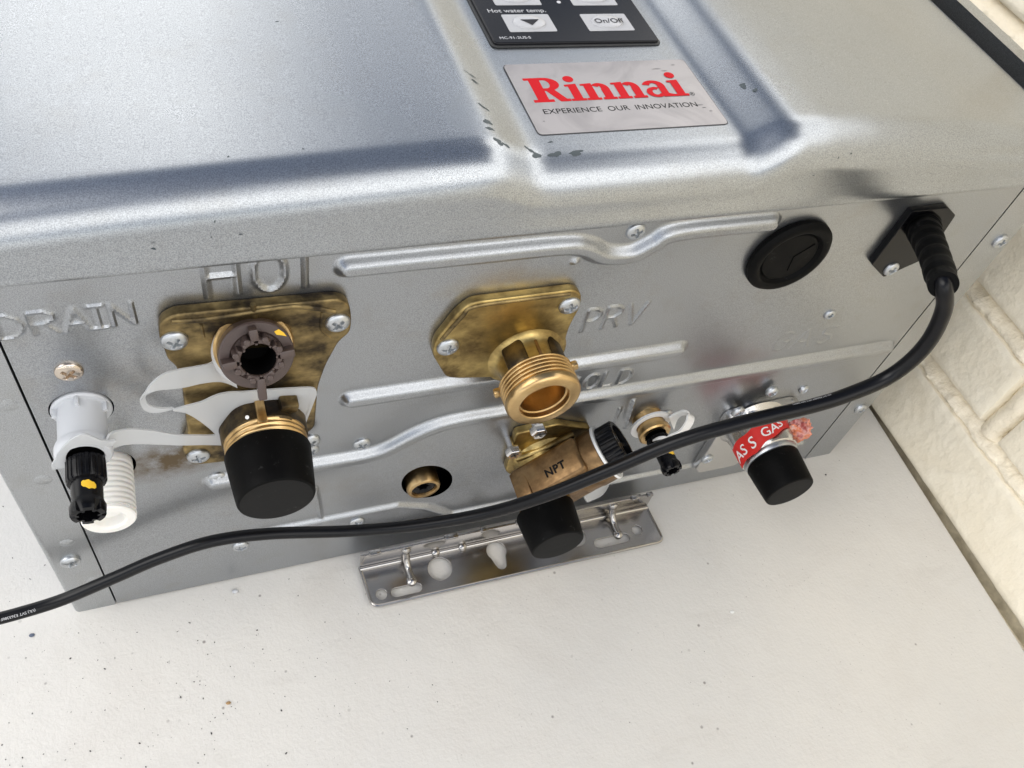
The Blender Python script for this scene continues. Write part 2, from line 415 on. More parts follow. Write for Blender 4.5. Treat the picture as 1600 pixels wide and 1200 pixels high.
# head joints: upright beads of mortar between neighbouring bricks
hj = None
for row in range(-3, 7):
    zc = row*PITCH+(23.5 if row > 0 else 20.8 if row == 0 else 14.5); y0 = (-35 if row % 2 else 62)+({3: 140, 5: 100, 2: -9}.get(row, 0))
    for j in range(-4, 6):
        if hj is None:
            bm = bmesh.new(); tube(bm, [(7.2, 0, -20.5), (6.4, .5, -12), (6.8, -.4, -3), (6.2, .3, 6), (6.9, 0, 14), (7.2, 0, 20.5)], [6.2, 5.6, 6.1, 5.5, 6.0, 6.2], 14, sub=4)
            hj = obj('mortar_joint', bm, M['mortar'], wall); o = hj
        else: o = hj.copy(); COL.objects.link(o)
        o.location = YAW@(Vector((WX, y0+200+200*j, zc))*MM); o.rotation_euler = (0, 0, R(WYAW)); o.parent = wall; o.matrix_parent_inverse = Matrix.Translation(-wall.location)
# mortar: flush lumpy bed joints that bulge at the foot of each course, recessed head joints
def bed_joint(z, seed, dark=False, bulge=1., row_=1):
    r = np.random.RandomState(seed); ys = np.arange(-820, 1320, 2.5); prof = np.linspace(-8.0 if row_ else -18, 7.0, 13)
    Y, T = np.meshgrid(ys, prof, indexing='ij')
    lump = np.zeros_like(Y)
    for _ in range(330):
        cy = r.uniform(-820, 1320); ct = r.uniform(-4, 1); s = r.uniform(1.6, 3.8)
        lump += r.uniform(.5, 2.4)*np.exp(-((Y-cy)/s)**2-((T-ct)/r.uniform(2, 3.6))**2)
    lump = np.minimum(lump*.95, 2.6)
    T = T if row_ != 0 else T-3
    X = 4.2-(3.2*np.exp(-((T+2.4)/2.9)**2)+lump)*bulge+1.8*np.exp(-((T-4.3)/1.2)**2)
    if dark: X = 6.5-.5*lump
    co_ = np.stack([X, Y, T+z], -1).reshape(-1, 3); nz = len(prof)
    me = bpy.data.meshes.new('j'); me.from_pydata([tuple(c) for c in co_], [], [(a*nz+b_, a*nz+b_+1, (a+1)*nz+b_+1, (a+1)*nz+b_) for a in range(len(ys)-1) for b_ in range(nz-1)])
    return me
for row in range(-3, 8):
    dk = row in (0,)
    o = obj('mortar_joint', bed_joint(row*PITCH+.3, 40+row, dk, 1.0, row), M['mortar_shade'] if dk else M['mortar'], wall)
    o.location = YAW@(Vector((WX, 0, 0))*MM); o.rotation_euler = (0, 0, R(WYAW)); o.matrix_parent_inverse = Matrix.Translation(-wall.location)
bm = bmesh.new(); box(bm, (WX+7, -1000, -740), (WX+200, 1600, 318))
o = obj('wall_core', bm, M['mortar'], wall, smooth=False); o.rotation_euler = (0, 0, R(WYAW)); o.matrix_parent_inverse = Matrix.Translation(-wall.location)
bm = bmesh.new(); box(bm, (WX-6, -1000, 326.5), (WX+206, 1600, 356), 3); box(bm, (WX-1, -1000, -740), (WX+6.5, 1600, -146))
o = obj('wall_face', bm, M['brick'], wall, smooth=False); o.rotation_euler = (0, 0, R(WYAW)); o.matrix_parent_inverse = Matrix.Translation(-wall.location)

table = thing('folding_table', 'off-white plastic table top speckled with dirt under the water heater', 'table', (0, 200, -740))
bm = bmesh.new(); box(bm, (-900, -520, -42), (394.5, 1180, -.05), 1.6, 4)
o = obj('table_top', bm, M['table'], table); o.rotation_euler = (0, 0, R(TYAW)); o.matrix_parent_inverse = Matrix.Translation(-table.location)
for x, y in ((-820, -430), (300, -430), (-820, 1090), (300, 1090)):
    bm = bmesh.new(); tube(bm, [(x, y, -740), (x, y, -42)], 14, 16, sub=1)
    o = obj('leg', bm, M['leg'], table)

# ------------------------------------------------------------------ the water heater
H = thing('water_heater', 'silver tankless water heater lying on its back with brass fittings facing out', 'water heater', (178, 250, 0))

# bottom panel: one sheet with pressed ribs, letters and dimples
x0, x1, z0, z1 = 15.4, 338.5, .8, 190.
st = .55
xs = np.arange(x0, x1+st*.5, st); zs = np.arange(z0, z1, st)
GX, GZ = np.meshgrid(xs, zs, indexing='ij')
def seg_dist(pts):
    d = np.full(GX.shape, 1e9)
    for (ax, az), (bx, bz) in zip(pts[:-1], pts[1:]):
        ux, uz = bx-ax, bz-az; L2 = ux*ux+uz*uz+1e-9
        t = np.clip(((GX-ax)*ux+(GZ-az)*uz)/L2, 0, 1)
        d = np.minimum(d, np.hypot(GX-ax-t*ux, GZ-az-t*uz))
    return d
def cr2(P, n=10):
    P = [np.array(p, float) for p in P]; Q = []
    for i in range(len(P)-1):
        p0 = P[max(i-1, 0)]; p1 = P[i]; p2 = P[i+1]; p3 = P[min(i+2, len(P)-1)]
        for k in range(n):
            t = k/n; Q.append(.5*((2*p1)+(p2-p0)*t+(2*p0-5*p1+4*p2-p3)*t*t+(3*p1-p0-3*p2+p3)*t**3))
    return Q+[P[-1]]
HT = np.zeros_like(GX)
def press(pts, hw, h, edge=2.0):
    global HT
    d = seg_dist(pts); HT = np.maximum(HT, h*smooth01((hw-d)/edge))
press(cr2([(101, 173.2), (140, 173.0), (163, 172.8), (171, 171.0), (178, 167.0), (187, 166.2), (194, 170.0), (201, 173.5), (234, 173.6)]), 4.3, 3.0, 3.2)
press([(103.5, 112.9), (223, 112.9)], 4.4, 2.8, 3.2)
press(cr2([(58.5, 77.5), (88, 77.8), (108, 77.6), (117, 79.5), (129, 87), (140, 90.3), (160, 90.6), (190, 91), (333, 91)]), 4.3, 2.8, 3.2)
press([(62, 35.8), (124, 35.8), (136, 30), (148, 18.5), (327, 18.3)], 2.6, 1.6, 2.2)
press([(209.8, 79), (211.2, 63)], 1.1, .9, 1.1); press([(214.8, 83), (217.2, 64)], 1.3, 1.1, 1.3)
press([(92, 61), (94, 38)], 1.3, .8, 1.3)
press([(169, 165.4), (169.05, 165.4)], 1.9, 1.1, 1.7)
def letters(strokes, ox, oz, sx, sz, hw, h, sk=0.):
    for s in strokes: press([(ox+x*sx+z*sk*sz, oz+z*sz) for x, z in s], hw, h, hw*.9)
ltD = [[(0, 0), (0, 1), (.45, 1), (.85, .8), (1, .5), (.85, .2), (.45, 0), (0, 0)]]
ltR = [[(0, 0), (0, 1), (.6, 1), (.95, .85), (.95, .65), (.6, .5), (0, .5)], [(.5, .5), (1, 0)]]
ltA = [[(0, 0), (.5, 1), (1, 0)], [(.2, .35), (.8, .35)]]
ltI = [[(.5, 0), (.5, 1)], [(.1, 0), (.9, 0)], [(.1, 1), (.9, 1)]]
ltN = [[(0, 0), (0, 1), (1, 0), (1, 1)]]
ltP = [[(0, 0), (0, 1), (.6, 1), (.95, .85), (.95, .62), (.6, .47), (0, .47)]]
ltV = [[(0, 1), (.5, 0), (1, 1)]]
ltH = [[(0, 0), (0, 1)], [(1, 0), (1, 1)], [(0, .5), (1, .5)]]
ltO = [[(.5+.5*math.cos(t), .5+.5*math.sin(t)) for t in np.linspace(0, 2*math.pi, 17)]]
ltT = [[(.5, 0), (.5, 1)], [(0, 1), (1, 1)]]
ltL = [[(0, 1), (0, 0), (1, 0)]]
ltG = [[(.95, .85), (.6, 1), (.2, .85), (0, .5), (.2, .12), (.6, 0), (.95, .2), (.95, .48), (.6, .48)]]
ltS = [[(.9, .88), (.5, 1), (.12, .85), (.15, .6), (.8, .42), (.92, .18), (.5, 0), (.05, .15)]]
for L_, ox, w_ in ((ltD, 15.9, 5.6), (ltR, 23.2, 5.6), (ltA, 30.5, 5.6), (ltI, 36.4, 4), (ltN, 41.6, 4.9)):
    letters(L_, ox, 160.2, w_, 8.2, .78, .65)
for L_, ox, w_ in ((ltH, 65, 7.5), (ltO, 76.6, 8.0), (ltT, 86.2, 7)): letters(L_, ox, 167.4, w_, 14.2, 1.25, 1.0)
for L_, ox, w_ in ((ltP, 179.9, 5.2), (ltR, 187.2, 5.6), (ltV, 195.2, 6.6)): letters(L_, ox, 131.2, w_, 10.6, .85, .6)
for L_, ox, w_ in ((ltG, 181, 5.5), (ltO, 189.4, 5.3), (ltL, 196.8, 4), (ltD, 203.4, 5)): letters(L_, ox, 96.3, w_, 8.6, .75, .5)
for L_, ox, w_ in ((ltG, 269, 7), (ltA, 278.5, 7.5), (ltS, 290, 7)): letters(L_, ox, 101.0, w_, 11, .55, .28)
HT += .10*np.sin(GX/37+.6)*np.sin(GZ/29)                # the sheet is never quite flat
holes = [(135.2, 49.2, 9.6, 13.3, 28), (249., 157.2, 12.2, 12.2, 0), (27.4, 127.2, 8.3, 8.3, 0), (28.2, 96.6, 8.6, 8.6, 0)]
def hole_field(h):
    cx, cz, rx, rz, rot = h; c, s = math.cos(R(rot)), math.sin(R(rot))
    u = ((GX-cx)*c+(GZ-cz)*s)/rx; v_ = (-(GX-cx)*s+(GZ-cz)*c)/rz
    return u, v_, np.hypot(u, v_), c, s
PX, PZ = GX.copy(), GZ.copy(); inside = np.zeros(GX.shape, bool)
for h in holes:
    u, v_, rr_, c, s = hole_field(h); lim = 1-st/min(h[2], h[3])*.75
    ins = rr_ < lim; band = (~ins) & (rr_ < 1+st/min(h[2], h[3])*.75)
    k = 1/np.maximum(rr_, .01); un, vn = u*k, v_*k
    nx_ = h[0]+(un*h[2])*c-(vn*h[3])*s; nz_ = h[1]+(un*h[2])*s+(vn*h[3])*c
    PX = np.where(band, nx_, PX); PZ = np.where(band, nz_, PZ); inside |= ins
nx, nz = GX.shape
idx = np.arange(nx*nz).reshape(nx, nz)
q = np.stack([idx[:-1, :-1], idx[1:, :-1], idx[1:, 1:], idx[:-1, 1:]], -1).reshape(-1, 4)
iv = inside.ravel(); q = q[~iv[q].any(1)]
me = bpy.data.meshes.new('bottom_panel')
me.vertices.add(nx*nz); me.vertices.foreach_set('co', np.stack([PX, -HT, PZ], -1).ravel())
me.loops.add(len(q)*4); me.loops.foreach_set('vertex_index', q.ravel())
me.polygons.add(len(q)); me.polygons.foreach_set('loop_start', np.arange(0, len(q)*4, 4)); me.polygons.foreach_set('loop_total', np.full(len(q), 4))
me.update(); me.validate()
bm = bmesh.new(); bm.from_mesh(me)
bmesh.ops.delete(bm, geom=[v for v in bm.verts if not v.link_faces], context='VERTS')
panel = obj('bottom_panel', bm, M['case'], H)

# inner dark box behind the panel and the two folded side cases
bm = bmesh.new(); box(bm, (16.5, 14, 1.5), (337.5, 598, 196))
obj('inner_case', bm, M['gap'], H, smooth=False)
bm = bmesh.new(); box(bm, (15.2, .6, .9), (338.8, 1.4, 2.4)); box(bm, (1.5, .8, .6), (354.5, 600, 1.6)); obj('back_sheet', bm, M['flange'], H, smooth=False)
def side_case(sgn):
    """front lip, rounded fold and long side, swept along z"""
    pr = []
    lip = 14.75 if sgn < 0 else 17.0
    pr.append((lip, 1.2)); pr.append((lip, .0)); pr.append((lip*.5, -.05))
    for k in range(7): t = R(90*k/6); pr.append((2.2-2.2*math.sin(t), 2.2-2.2*math.cos(t)))
    pr += [(0, 150), (0, 300), (0, 450), (0, 600)]
    X = (lambda a: a) if sgn < 0 else (lambda a: 356-a)
    bm = bmesh.new(); zz = [-.2, .6, 60, 120, 196, 201.2] if sgn > 0 else [-.2, .6, 60, 120, 185, 193]
    rows = [[bm.verts.new((X(a), y, z)) for a, y in pr] for z in zz]
    for i in range(len(zz)-1):
        for k in range(len(pr)-1): bm.faces.new((rows[i][k], rows[i][k+1], rows[i+1][k+1], rows[i+1][k]))
    # top flange folded inwards
    t0 = rows[-1][9:]; inn = [bm.verts.new((X(6.2), max(v.co.y, 3), v.co.z)) for v in t0]
    for k in range(len(t0)-1): bm.faces.new((t0[k], t0[k+1], inn[k+1], inn[k]))
    bmesh.ops.recalc_face_normals(bm, faces=bm.faces)
    return bm
side_l = obj('side_case', side_case(-1), M['flange'], H)
side_r = obj('side_case', side_case(1), M['flange'], H)
bm = bmesh.new(); box(bm, (343.8, 4, 170), (350.2, 599, 193.5), .8); obj('seal', bm, M['seal'], H)
bm = bmesh.new(); box(bm, (5.8, 4, 170), (12.2, 599, 193.5), .8); obj('seal', bm, M['seal'], H)
# raised pads on the side lips
for (x, z, rr_) in ((10.6, 133.6, 2.6), (10.4, 95, 2.6), (8.6, 54.5, 2.4), (10.8, 24, 2.2), (346.5, 112, 2)):
    bm = bmesh.new(); lathe(bm, [(rr_, .0), (rr_*.8, .25), (.01, .42)], (x, -.02, z), seg=20)
    obj('pressed_dimple', bm, M['flange'], H)

# front cover: convex sheet with a raised centre band, rolled lower edge and skirt
cx_ = [7.5, 10.5, 26, 50, 76, 107, 128, 134.5, 138, 146.5, 149.5, 210, 212.5, 221, 225, 235, 253, 272, 295, 315, 341, 344.5]
xs = np.unique(np.concatenate([np.arange(7.5, 345, 1.2), [344.5]]))
cz_ = [201.0, 203.4, 205.0, 206.7, 208.2, 209.7, 210.5, 210.6, 209.8, 206.3, 205.75, 205.75, 206.3, 210.7, 211.6, 211.5, 210.5, 208.8, 206.2, 203.4, 199.6, 196.5]
zt = np.interp(xs, cx_, cz_)
kk = np.array([1, 2, 3, 2, 1.]); kk /= kk.sum()
zt[2:-2] = np.convolve(zt, kk, 'same')[2:-2]
YS = -8.7
def ztop(x): return float(np.interp(x, xs, zt))
rows = []
for x, zz in zip(xs, zt):
    pl = 0; r = 12.0; ysk = YS
    pts = [(YS+7, 188.4), (YS+2.6, 187.6), (YS+.8, 187.0), (ysk-.45, 187.0), (ysk-.85, 187.5), (ysk-.95, 188.6)]
    pts += [(ysk-.95*(1-t)**1.2, 188.6+(zz-r-188.6)*t) for t in (.25, .5, .75, 1)]
    for k in range(1, 19):
        t = R(90*k/18); pts.append((ysk+r-r*math.cos(t), zz-r+r*math.sin(t)))
    yb = pts[-1][0]
    for y in list(np.arange(1, 12)*2.0)+[30, 40, 50, 60, 75, 90, 110, 140, 180, 240, 320, 420, 520, 596]:
        sag = .5*math.sin(x/41.+y/60)*math.exp(-((y-60)/90)**2)*.35*(1-pl)
        pts.append((yb+y, zz+sag*min(1, y/20)))
    rows.append([(x, a, b_) for a, b_ in pts])
npf = len(rows[0]); verts = [v for r_ in rows for v in r_]
fc = [(a*npf+b_, (a+1)*npf+b_, (a+1)*npf+b_+1, a*npf+b_+1) for a in range(len(rows)-1) for b_ in range(npf-1)]
base = len(verts); side_lo = [(x, y, 184) for (x, y, z) in (rows[-1])]; side_lo2 = [(x, y, 184) for (x, y, z) in rows[0]]
verts += side_lo+side_lo2; last = (len(rows)-1)*npf
fc += [(last+b_, base+b_, base+b_+1, last+b_+1) for b_ in range(5, npf-1)]
fc += [(b_, b_+1, base+npf+b_+1, base+npf+b_) for b_ in range(5, npf-1)]
me = bpy.data.meshes.new('front_cover'); me.from_pydata(verts, [], fc)
cover = obj('front_cover', me, M['cover'], H)
cover.data.polygons.foreach_set('use_smooth', [True]*len(cover.data.polygons))
def blob(x, y, rx, ry, rot, material, parent, name='scuff_mark', seed=0, lift=.06):
    r = np.random.RandomState(seed); bm = bmesh.new(); vs = []
    n_ = 22; ph = r.uniform(0, 6, 4)
    for k in range(n_):
        t = 2*math.pi*k/n_; w_ = 1+.25*math.sin(2*t+ph[0])+.18*math.sin(3*t+ph[1])+.12*math.sin(5*t+ph[2])
        a, b_ = rx*w_*math.cos(t), ry*w_*math.sin(t); c, s = math.cos(R(rot)), math.sin(R(rot))
        X_, Y_ = x+a*c-b_*s, y+a*s+b_*c
        vs.append(bm.verts.new((X_, Y_, cover_z(X_, Y_)+lift)))
    cv = bm.verts.new((x, y, cover_z(x, y)+lift+.03))
    for k in range(n_): bm.faces.new((vs[k], vs[(k+1) % n_], cv))
    return obj(name, bm, material, parent, smooth=False)
def cover_z(x, y):
    r = 12.0; ysk = YS; zz = ztop(x)
    if y >= ysk+r: return zz
    return zz-r+math.sqrt(max(0, r*r-(ysk+r-y)**2))
for i, (px, py, rx, ry, rot) in enumerate([(138.2, 15.5, 210.0)[:2]+(.3, 1.3, 40), (137.2, 9.0, 210.0)[:2]+(.8, .9, 20), (137.0, 6.2, 210.0)[:2]+(.5, .9, 60), (137.8, 1.6, 210.0)[:2]+(1.2, .6, -30), (139.8, 0.9, 209.0)[:2]+(1.0, .3, -40),
        (146.9, 1.8, 205.0)[:2]+(1.1, .45, -40), (148.4, 0.2, 205.0)[:2]+(1.3, .55, -8), (153.7, 0.4, 205.4)[:2]+(1.5, .6, 0), (159.5, 0.4, 205.4)[:2]+(1.9, .55, 4), (153.9, 4.9, 205.7)[:2]+(.6, .25, 0),
        (218.8, 19.8, 211.0)[:2]+(.75, .8, 0), (220.6, 16.3, 211.0)[:2]+(.5, .6, 0), (139.0, 30.0, 209.0)[:2]+(1.5, .16, -40), (139.4, 27.1, 209.0)[:2]+(1.2, .2, -45),
        (54.9, -9.8, 206.0)[:2]+(.45, .3, 0), (73.9, -8.9, 208.0)[:2]+(.5, .12, 0), (30.6, 21.6, 206.0)[:2]+(.25, .3, 0), (92.9, 56.7, 209.0)[:2]+(.35, .25, 10), (90.5, 4.0, 209.0)[:2]+(.3, .15, 0), (73.7, 3.9, 208.0)[:2]+(.2, .25, 0),
        (231.5, -9.1, 209.0)[:2]+(.3, .15, 0), (238.5, -7.7, 208.0)[:2]+(.2, .12, 0), (242.8, -7.2, 208.0)[:2]+(.25, .12, 0), (339.4, 61.0, 200.0)[:2]+(.5, .3, 0), (68.6, -8.0, 207.5)[:2]+(.2, .07, 0), (67.4, -8.7, 207.5)[:2]+(.15, .06, 0)]):
    blob(px, py, rx*1.15, ry*1.25, rot, M['scuff'], cover, seed=i, lift=.035)

# brand label on the centre band
ZL = 205.78; KL = 1.057
LX = lambda x: 63.2+(x-63.2)*KL
LY = lambda y: -162.3+(y+162.3)*KL
bx0, by0, bx1, by1 = 151.7, 7.9, 209.4, 39.0
lab = obj('label', plate([rounded([(bx0, by0), (bx1, by0), (bx1, by1), (bx0, by1)], 1.6)], .08, 0, XY(ZL+.03)), M['label'], H, smooth=False)
obj('label_backing', plate([rounded([(bx0-.25, by0-.3), (bx1+.2, by0-.3), (bx1+.2, by1+.1), (bx0-.25, by1+.1)], 1.7)], .05, 0, XY(ZL)), M['label_edge'], lab, smooth=False)
ZP = ZL+.13
def glyph_mesh(pieces):
    bm = bmesh.new()
    for i, pc in enumerate(pieces):
        z = ZP+.004*i; T = lambda q: bm.verts.new((LX(150.2+q[0]*kx), LY(11.4+q[1]*.98), z))
        if pc[0] == 'ring':
            rw = [(T(a), T(b_)) for a, b_ in pc[1]]
            for k in range(len(rw)-1): bm.faces.new((rw[k][0], rw[k+1][0], rw[k+1][1], rw[k][1]))
        else: bm.faces.new([T(q) for q in pc])
    bmesh.ops.triangulate(bm, faces=bm.faces[:])
    bmesh.ops.recalc_face_normals(bm, faces=bm.faces[:])
    return bm
def ringpiece(cx, cy, rx, ry, tx, ty, a0, a1, n=14):
    P = [(math.cos(R(a0+(a1-a0)*k/n)), math.sin(R(a0+(a1-a0)*k/n))) for k in range(n+1)]
    return ('ring', [((cx+rx*c, cy+ry*s_), (cx+(rx-tx)*c, cy+(ry-ty)*s_)) for c, s_ in P])
def rect(a, b_, c, d): return [(a, b_), (c, b_), (c, d), (a, d)]
def gl_R(x):
    return [rect(x, 0, x+6.2, 1.1), rect(x+1.4, 0, x+4.7, 10.6), rect(x, 9.6, x+6, 10.6),
            ringpiece(x+5.8, 7.7, 4.3, 2.9, 2.9, 1.1, -90, 90), rect(x+4.4, 9.5, x+5.9, 10.6), rect(x+4.4, 4.8, x+5.9, 5.9),
            [(x+4.8, 5.4), (x+7.8, 5.2), (x+10.2, 1.1), (x+11.2, 1.1), (x+11.2, 0), (x+8.0, 0)]]
def gl_n(x):
    return [rect(x, 0, x+4.5, .95), rect(x+.9, 0, x+3.6, 7.2), [(x, 6.4), (x+3.6, 6.4), (x+3.6, 7.4), (x, 7.1)],
            ringpiece(x+5.6, 4.6, 2.9, 2.7, 2.5, 1.3, 0, 140), rect(x+5.8, 0, x+8.5, 4.7), rect(x+5.0, 0, x+9.4, .95)]
def gl_i(x):
    return [rect(x, 0, x+4.7, .95), rect(x+1, 0, x+3.7, 7.2), [(x, 6.3), (x+3.7, 6.3), (x+3.7, 7.4), (x, 7.1)], circle(x+2.3, 9.6, 1.65, 1.4, 16)]
def gl_a(x):
    return [ringpiece(x+3.5, 5.0, 3.6, 2.5, 2.4, 1.2, 0, 165), rect(x+4.7, 1.1, x+7.1, 5.1), ringpiece(x+3.2, 2.2, 3.1, 2.3, 1.9, 1.1, 60, 330),
            [(x+5.0, 0), (x+8.8, 0), (x+8.8, .9), (x+5.0, 2.2)]]
pcs = gl_R(0)+gl_i(11.4)+gl_n(16.3)+gl_n(26)+gl_a(35.8)+gl_i(44.4)
kx = 45.6/49.2
obj('lettering', glyph_mesh(pcs), M['red_print'], lab, smooth=False)
obj('lettering', text('EXPERIENCE  OUR  INNOVATION', 2.85*KL, .02, XY(ZP)@Matrix.Translation((LX(151.0), LY(6.6), 0))@Matrix.Diagonal((1.045, 1, 1, 1))), M['black_print'], lab, smooth=False)
obj('lettering', text('®', 2.2, .02, XY(ZP)@Matrix.Translation((LX(196.0), LY(11.4), 0))), M['black_print'], lab, smooth=False)
for i, (x, y, a) in enumerate(((191, 24, 1.6), (193, 23, 1.2), (197, 25.6, .8), (196.5, 7.2, 1.5), (197.5, 6, .7), (198.8, 4.4, .6), (150, 3.8, .35))):
    bm = bmesh.new(); vs = [bm.verts.new((LX(x)+dx, LY(y)+dy, ZP+.01)) for dx, dy in ((-a, -.08), (a*.3, -.15), (a, .02), (a*.2, .15), (-a*.6, .1))]; bm.faces.new(vs)
    obj('scratch', bm, M['label_edge'], lab, smooth=False)

# control panel above it
cpb = [rounded([(151.9, 48.0), (205.0, 47.4), (205.6, 170), (151.6, 170)], 1.6)]
ctl = obj('control_panel', plate(cpb, 1.3, .35, XY(ZL-.2)), M['panel_gloss'], H)
obj('bezel', plate([rounded([(151.2, 47.3), (205.7, 46.7), (206.3, 170.7), (150.9, 170.7)], 2)], .35, .1, XY(ZL-.05)), M['label_edge'], ctl)
ZC = ZL+1.12
def button(x, y, wd, hd, txt=None, arrow=None, size=3.3):
    x, y, wd, hd = LX(x), LY(y), wd*KL, hd*KL
    b_ = obj('button', plate([rounded([(x, y), (x+wd, y), (x+wd, y+hd), (x, y+hd)], .6)], .1, 0, XY(ZC)), M['button'], ctl, smooth=False)
    bm = bmesh.new(); cx, cy = x+wd/2, y+hd/2
    pr = [(4.6, .0), (4.4, .45), (3.8, .7), (2.0, .82), (.01, .85)]
    F = Matrix.Diagonal((1.15, .75, 1)); 
    lathe(bm, pr, (0, 0, 0), (0, 0, 1), 32)
    for v in bm.verts: v.co = Vector((cx+v.co.x*1.12, cy+v.co.y*.74, ZC+.1+v.co.z))
    obj('button_dome', bm, M['button_dome'], b_)
    if txt: obj('lettering', text(txt, size, .02, XY(ZC+1.0)@Matrix.Translation((cx, cy-1.7, 0)), align='CENTER', off=.02), M['dark_print'], b_, smooth=False)
    if arrow:
        s = arrow; bm = bmesh.new(); bm.faces.new([bm.verts.new((cx+a, cy-.9+s*c, ZC+1.0)) for a, c in ((-3.0, -1.3), (3.0, -1.3), (0, 1.7))])
        obj('arrow_mark', bm, M['dark_print'], b_, smooth=False)
button(153.2, 41.6, 14.2, 8.6, arrow=-1)
button(153.2, 55.0, 14.2, 8.6, arrow=1)
button(177.2, 41.4, 14.4, 8.6, 'On/Off')
button(177.2, 54.6, 14.4, 8.6, 'Priority')
obj('lettering', text('Hot water temp.', 2.75, .02, XY(ZC+.02)@Matrix.Translation((LX(149.8), LY(51.4), 0)), off=.03), M['button'], ctl, smooth=False)
obj('lettering', text('MC-91-2US-S', 1.75, .02, XY(ZC+.02)@Matrix.Translation((LX(149.2), LY(38.4), 0))), M['grey_print'], ctl, smooth=False)
bm = bmesh.new(); lathe(bm, [(.7, 0), (.5, .2), (.01, .25)], (LX(173.2), LY(56.5), ZC), (0, 0, 1), 16); obj('indicator', bm, M['grey_print'], ctl)

# ------------------------------------------------------------------ screws
def screw_mesh(r=3.6, h=1.7, rim=.25):
    bm = bmesh.new(); seg = 72; nr = 26; rows = []
    for j in range(nr+1):
        rr_ = r*j/nr; row = []
        for k in range(seg):
            t = 2*math.pi*k/seg; x, z = rr_*math.cos(t), rr_*math.sin(t)
            hh = rim+(h-rim)*math.sqrt(max(0, 1-(rr_/r)**2.4))
            wv = .44; L_ = r*.56
            def arm(a, b_): return smooth01((wv-abs(a))/.22+.5)*smooth01((L_-abs(b_))/.3+.5)
            c = max(float(arm(x, z)), float(arm(z, x)))
            hh -= c*1.15*(1-.25*rr_/r)
            row.append(bm.verts.new((x, -hh, z)))
            if j == 0: break
        rows.append(row)
    for k in range(seg): bm.faces.new((rows[0][0], rows[1][(k+1) % seg], rows[1][k]))
    for j in range(1, nr):
        for k in range(seg): bm.faces.new((rows[j][k], rows[j][(k+1) % seg], rows[j+1][(k+1) % seg], rows[j+1][k]))
    low = [bm.verts.new((v.co.x, .3, v.co.z)) for v in rows[-1]]
    for k in range(seg): bm.faces.new((rows[-1][k], rows[-1][(k+1) % seg], low[(k+1) % seg], low[k]))
    bmesh.ops.recalc_face_normals(bm, faces=bm.faces[:])
    return bm
_proto = {}
def screw(x, y, z, parent, r=3.6, h=1.7, kind='screw', tilt=(0, 0), name='screw', label=None):
    key = (r, h, kind)
    if key not in _proto:
        o = obj(name, screw_mesh(r, h), M[kind], parent); _proto[key] = o
        o.data.materials.append(M['recess'])
        for pl in o.data.polygons:
            pass
    else:
        o = _proto[key].copy(); COL.objects.link(o)
    o.name = name
    o.parent = parent; o.matrix_parent_inverse = Matrix.Translation(-parent.location)
    o.location = Vector((x, y, z))*MM; o.rotation_euler = (R(tilt[0]), random.uniform(0, 1.5), R(tilt[1]))
    if 'label' in o: del o['label']
    if label: o['label'] = label
    return o
screw(27.7, 0, 144.5, H, 3.6, 1.5, 'bronze_screw', label='bronze coloured screw')
for x, z in ((108, 85.1), (63.5, 27.5), (108.3, 28.6), (234.3, 67.7), (181.4, 97.6), (90.3, 86.6), (59.5, 79.5), (186.2, 175.3), (239, 44)):
    screw(x, 0, z, H, 3.1, 1.4)
screw(7.1, -.2, 41.7, H, 3.4, 1.7); screw(348.7, -.2, 150.5, H, 3.2, 1.6); screw(349, -.2, 41.5, H, 3.2, 1.6)
screw(287.2, 0, 119.9, H, 2.4, 1.2); screw(302.1, 0, 68.6, H, 2.4, 1.6, tilt=(-8, 10))

# ------------------------------------------------------------------ hot outlet: tarnished plate with filter plug above and capped outlet below
PT = 3.6
HX, HZ = 75.2, 113.5
hot_out = [(52.3, -3.6, 163.0), (51.5, -3.6, 157.0), (52.1, -3.6, 153.0), (52.4, -3.6, 148.1), (54.0, -3.6, 145.2), (54.8, -3.6, 139.3), (53.5, -3.6, 111.7), (51.3, -3.6, 106.4), (51.0, -3.6, 101.1), (52.7, -3.6, 94.5), (59.5, -3.6, 93.8), (76.3, -3.6, 91.8), (91.3, -3.6, 104.2), (92.4, -3.6, 126.2), (94.8, -3.6, 136.6), (98.4, -3.6, 146.4), (101.6, -3.6, 149.7), (101.8, -3.6, 155.8), (101.0, -3.6, 161.7), (97.8, -3.6, 164.4), (55.9, -3.6, 165.7)]
hot_out = [(p_[0], p_[2]) for p_ in hot_out]
hp = obj('outlet_plate', plate([rounded(hot_out, 2.5, 4)], PT, .7, XZ(0)), M['brass_plate'], H, label='blackened brass plate of the hot outlet')
# raised rim line and rib on the plate
for pts, rr_ in (([(hot_out[0][0]+3, hot_out[0][1]+.3), (62, 162.6), (70, 162.9), (86, 163.6), (hot_out[18][0]-4, hot_out[18][1]-2.2)], .9),
                 ([(75.6, 166), (75.8, 160), (75.4, 155)], .8), ([(93.5, 160), (93.2, 153), (96, 148.5)], .5), ([(62.2, 161), (62.4, 155.5)], .5)):
    bm = bmesh.new(); tube(bm, [(x, -PT+.25, z) for x, z in pts], rr_, 10, sub=4); obj('plate_rib', bm, M['brass_plate'], hp)
for p_ in ((55.1, -4.0, 156.0), (97.8, -4.0, 155.1), (55.2, -4.0, 100.0), (89.6, -4.0, 97.8)):
    screw(p_[0], -PT, p_[2], hp, 3.5, 1.7)
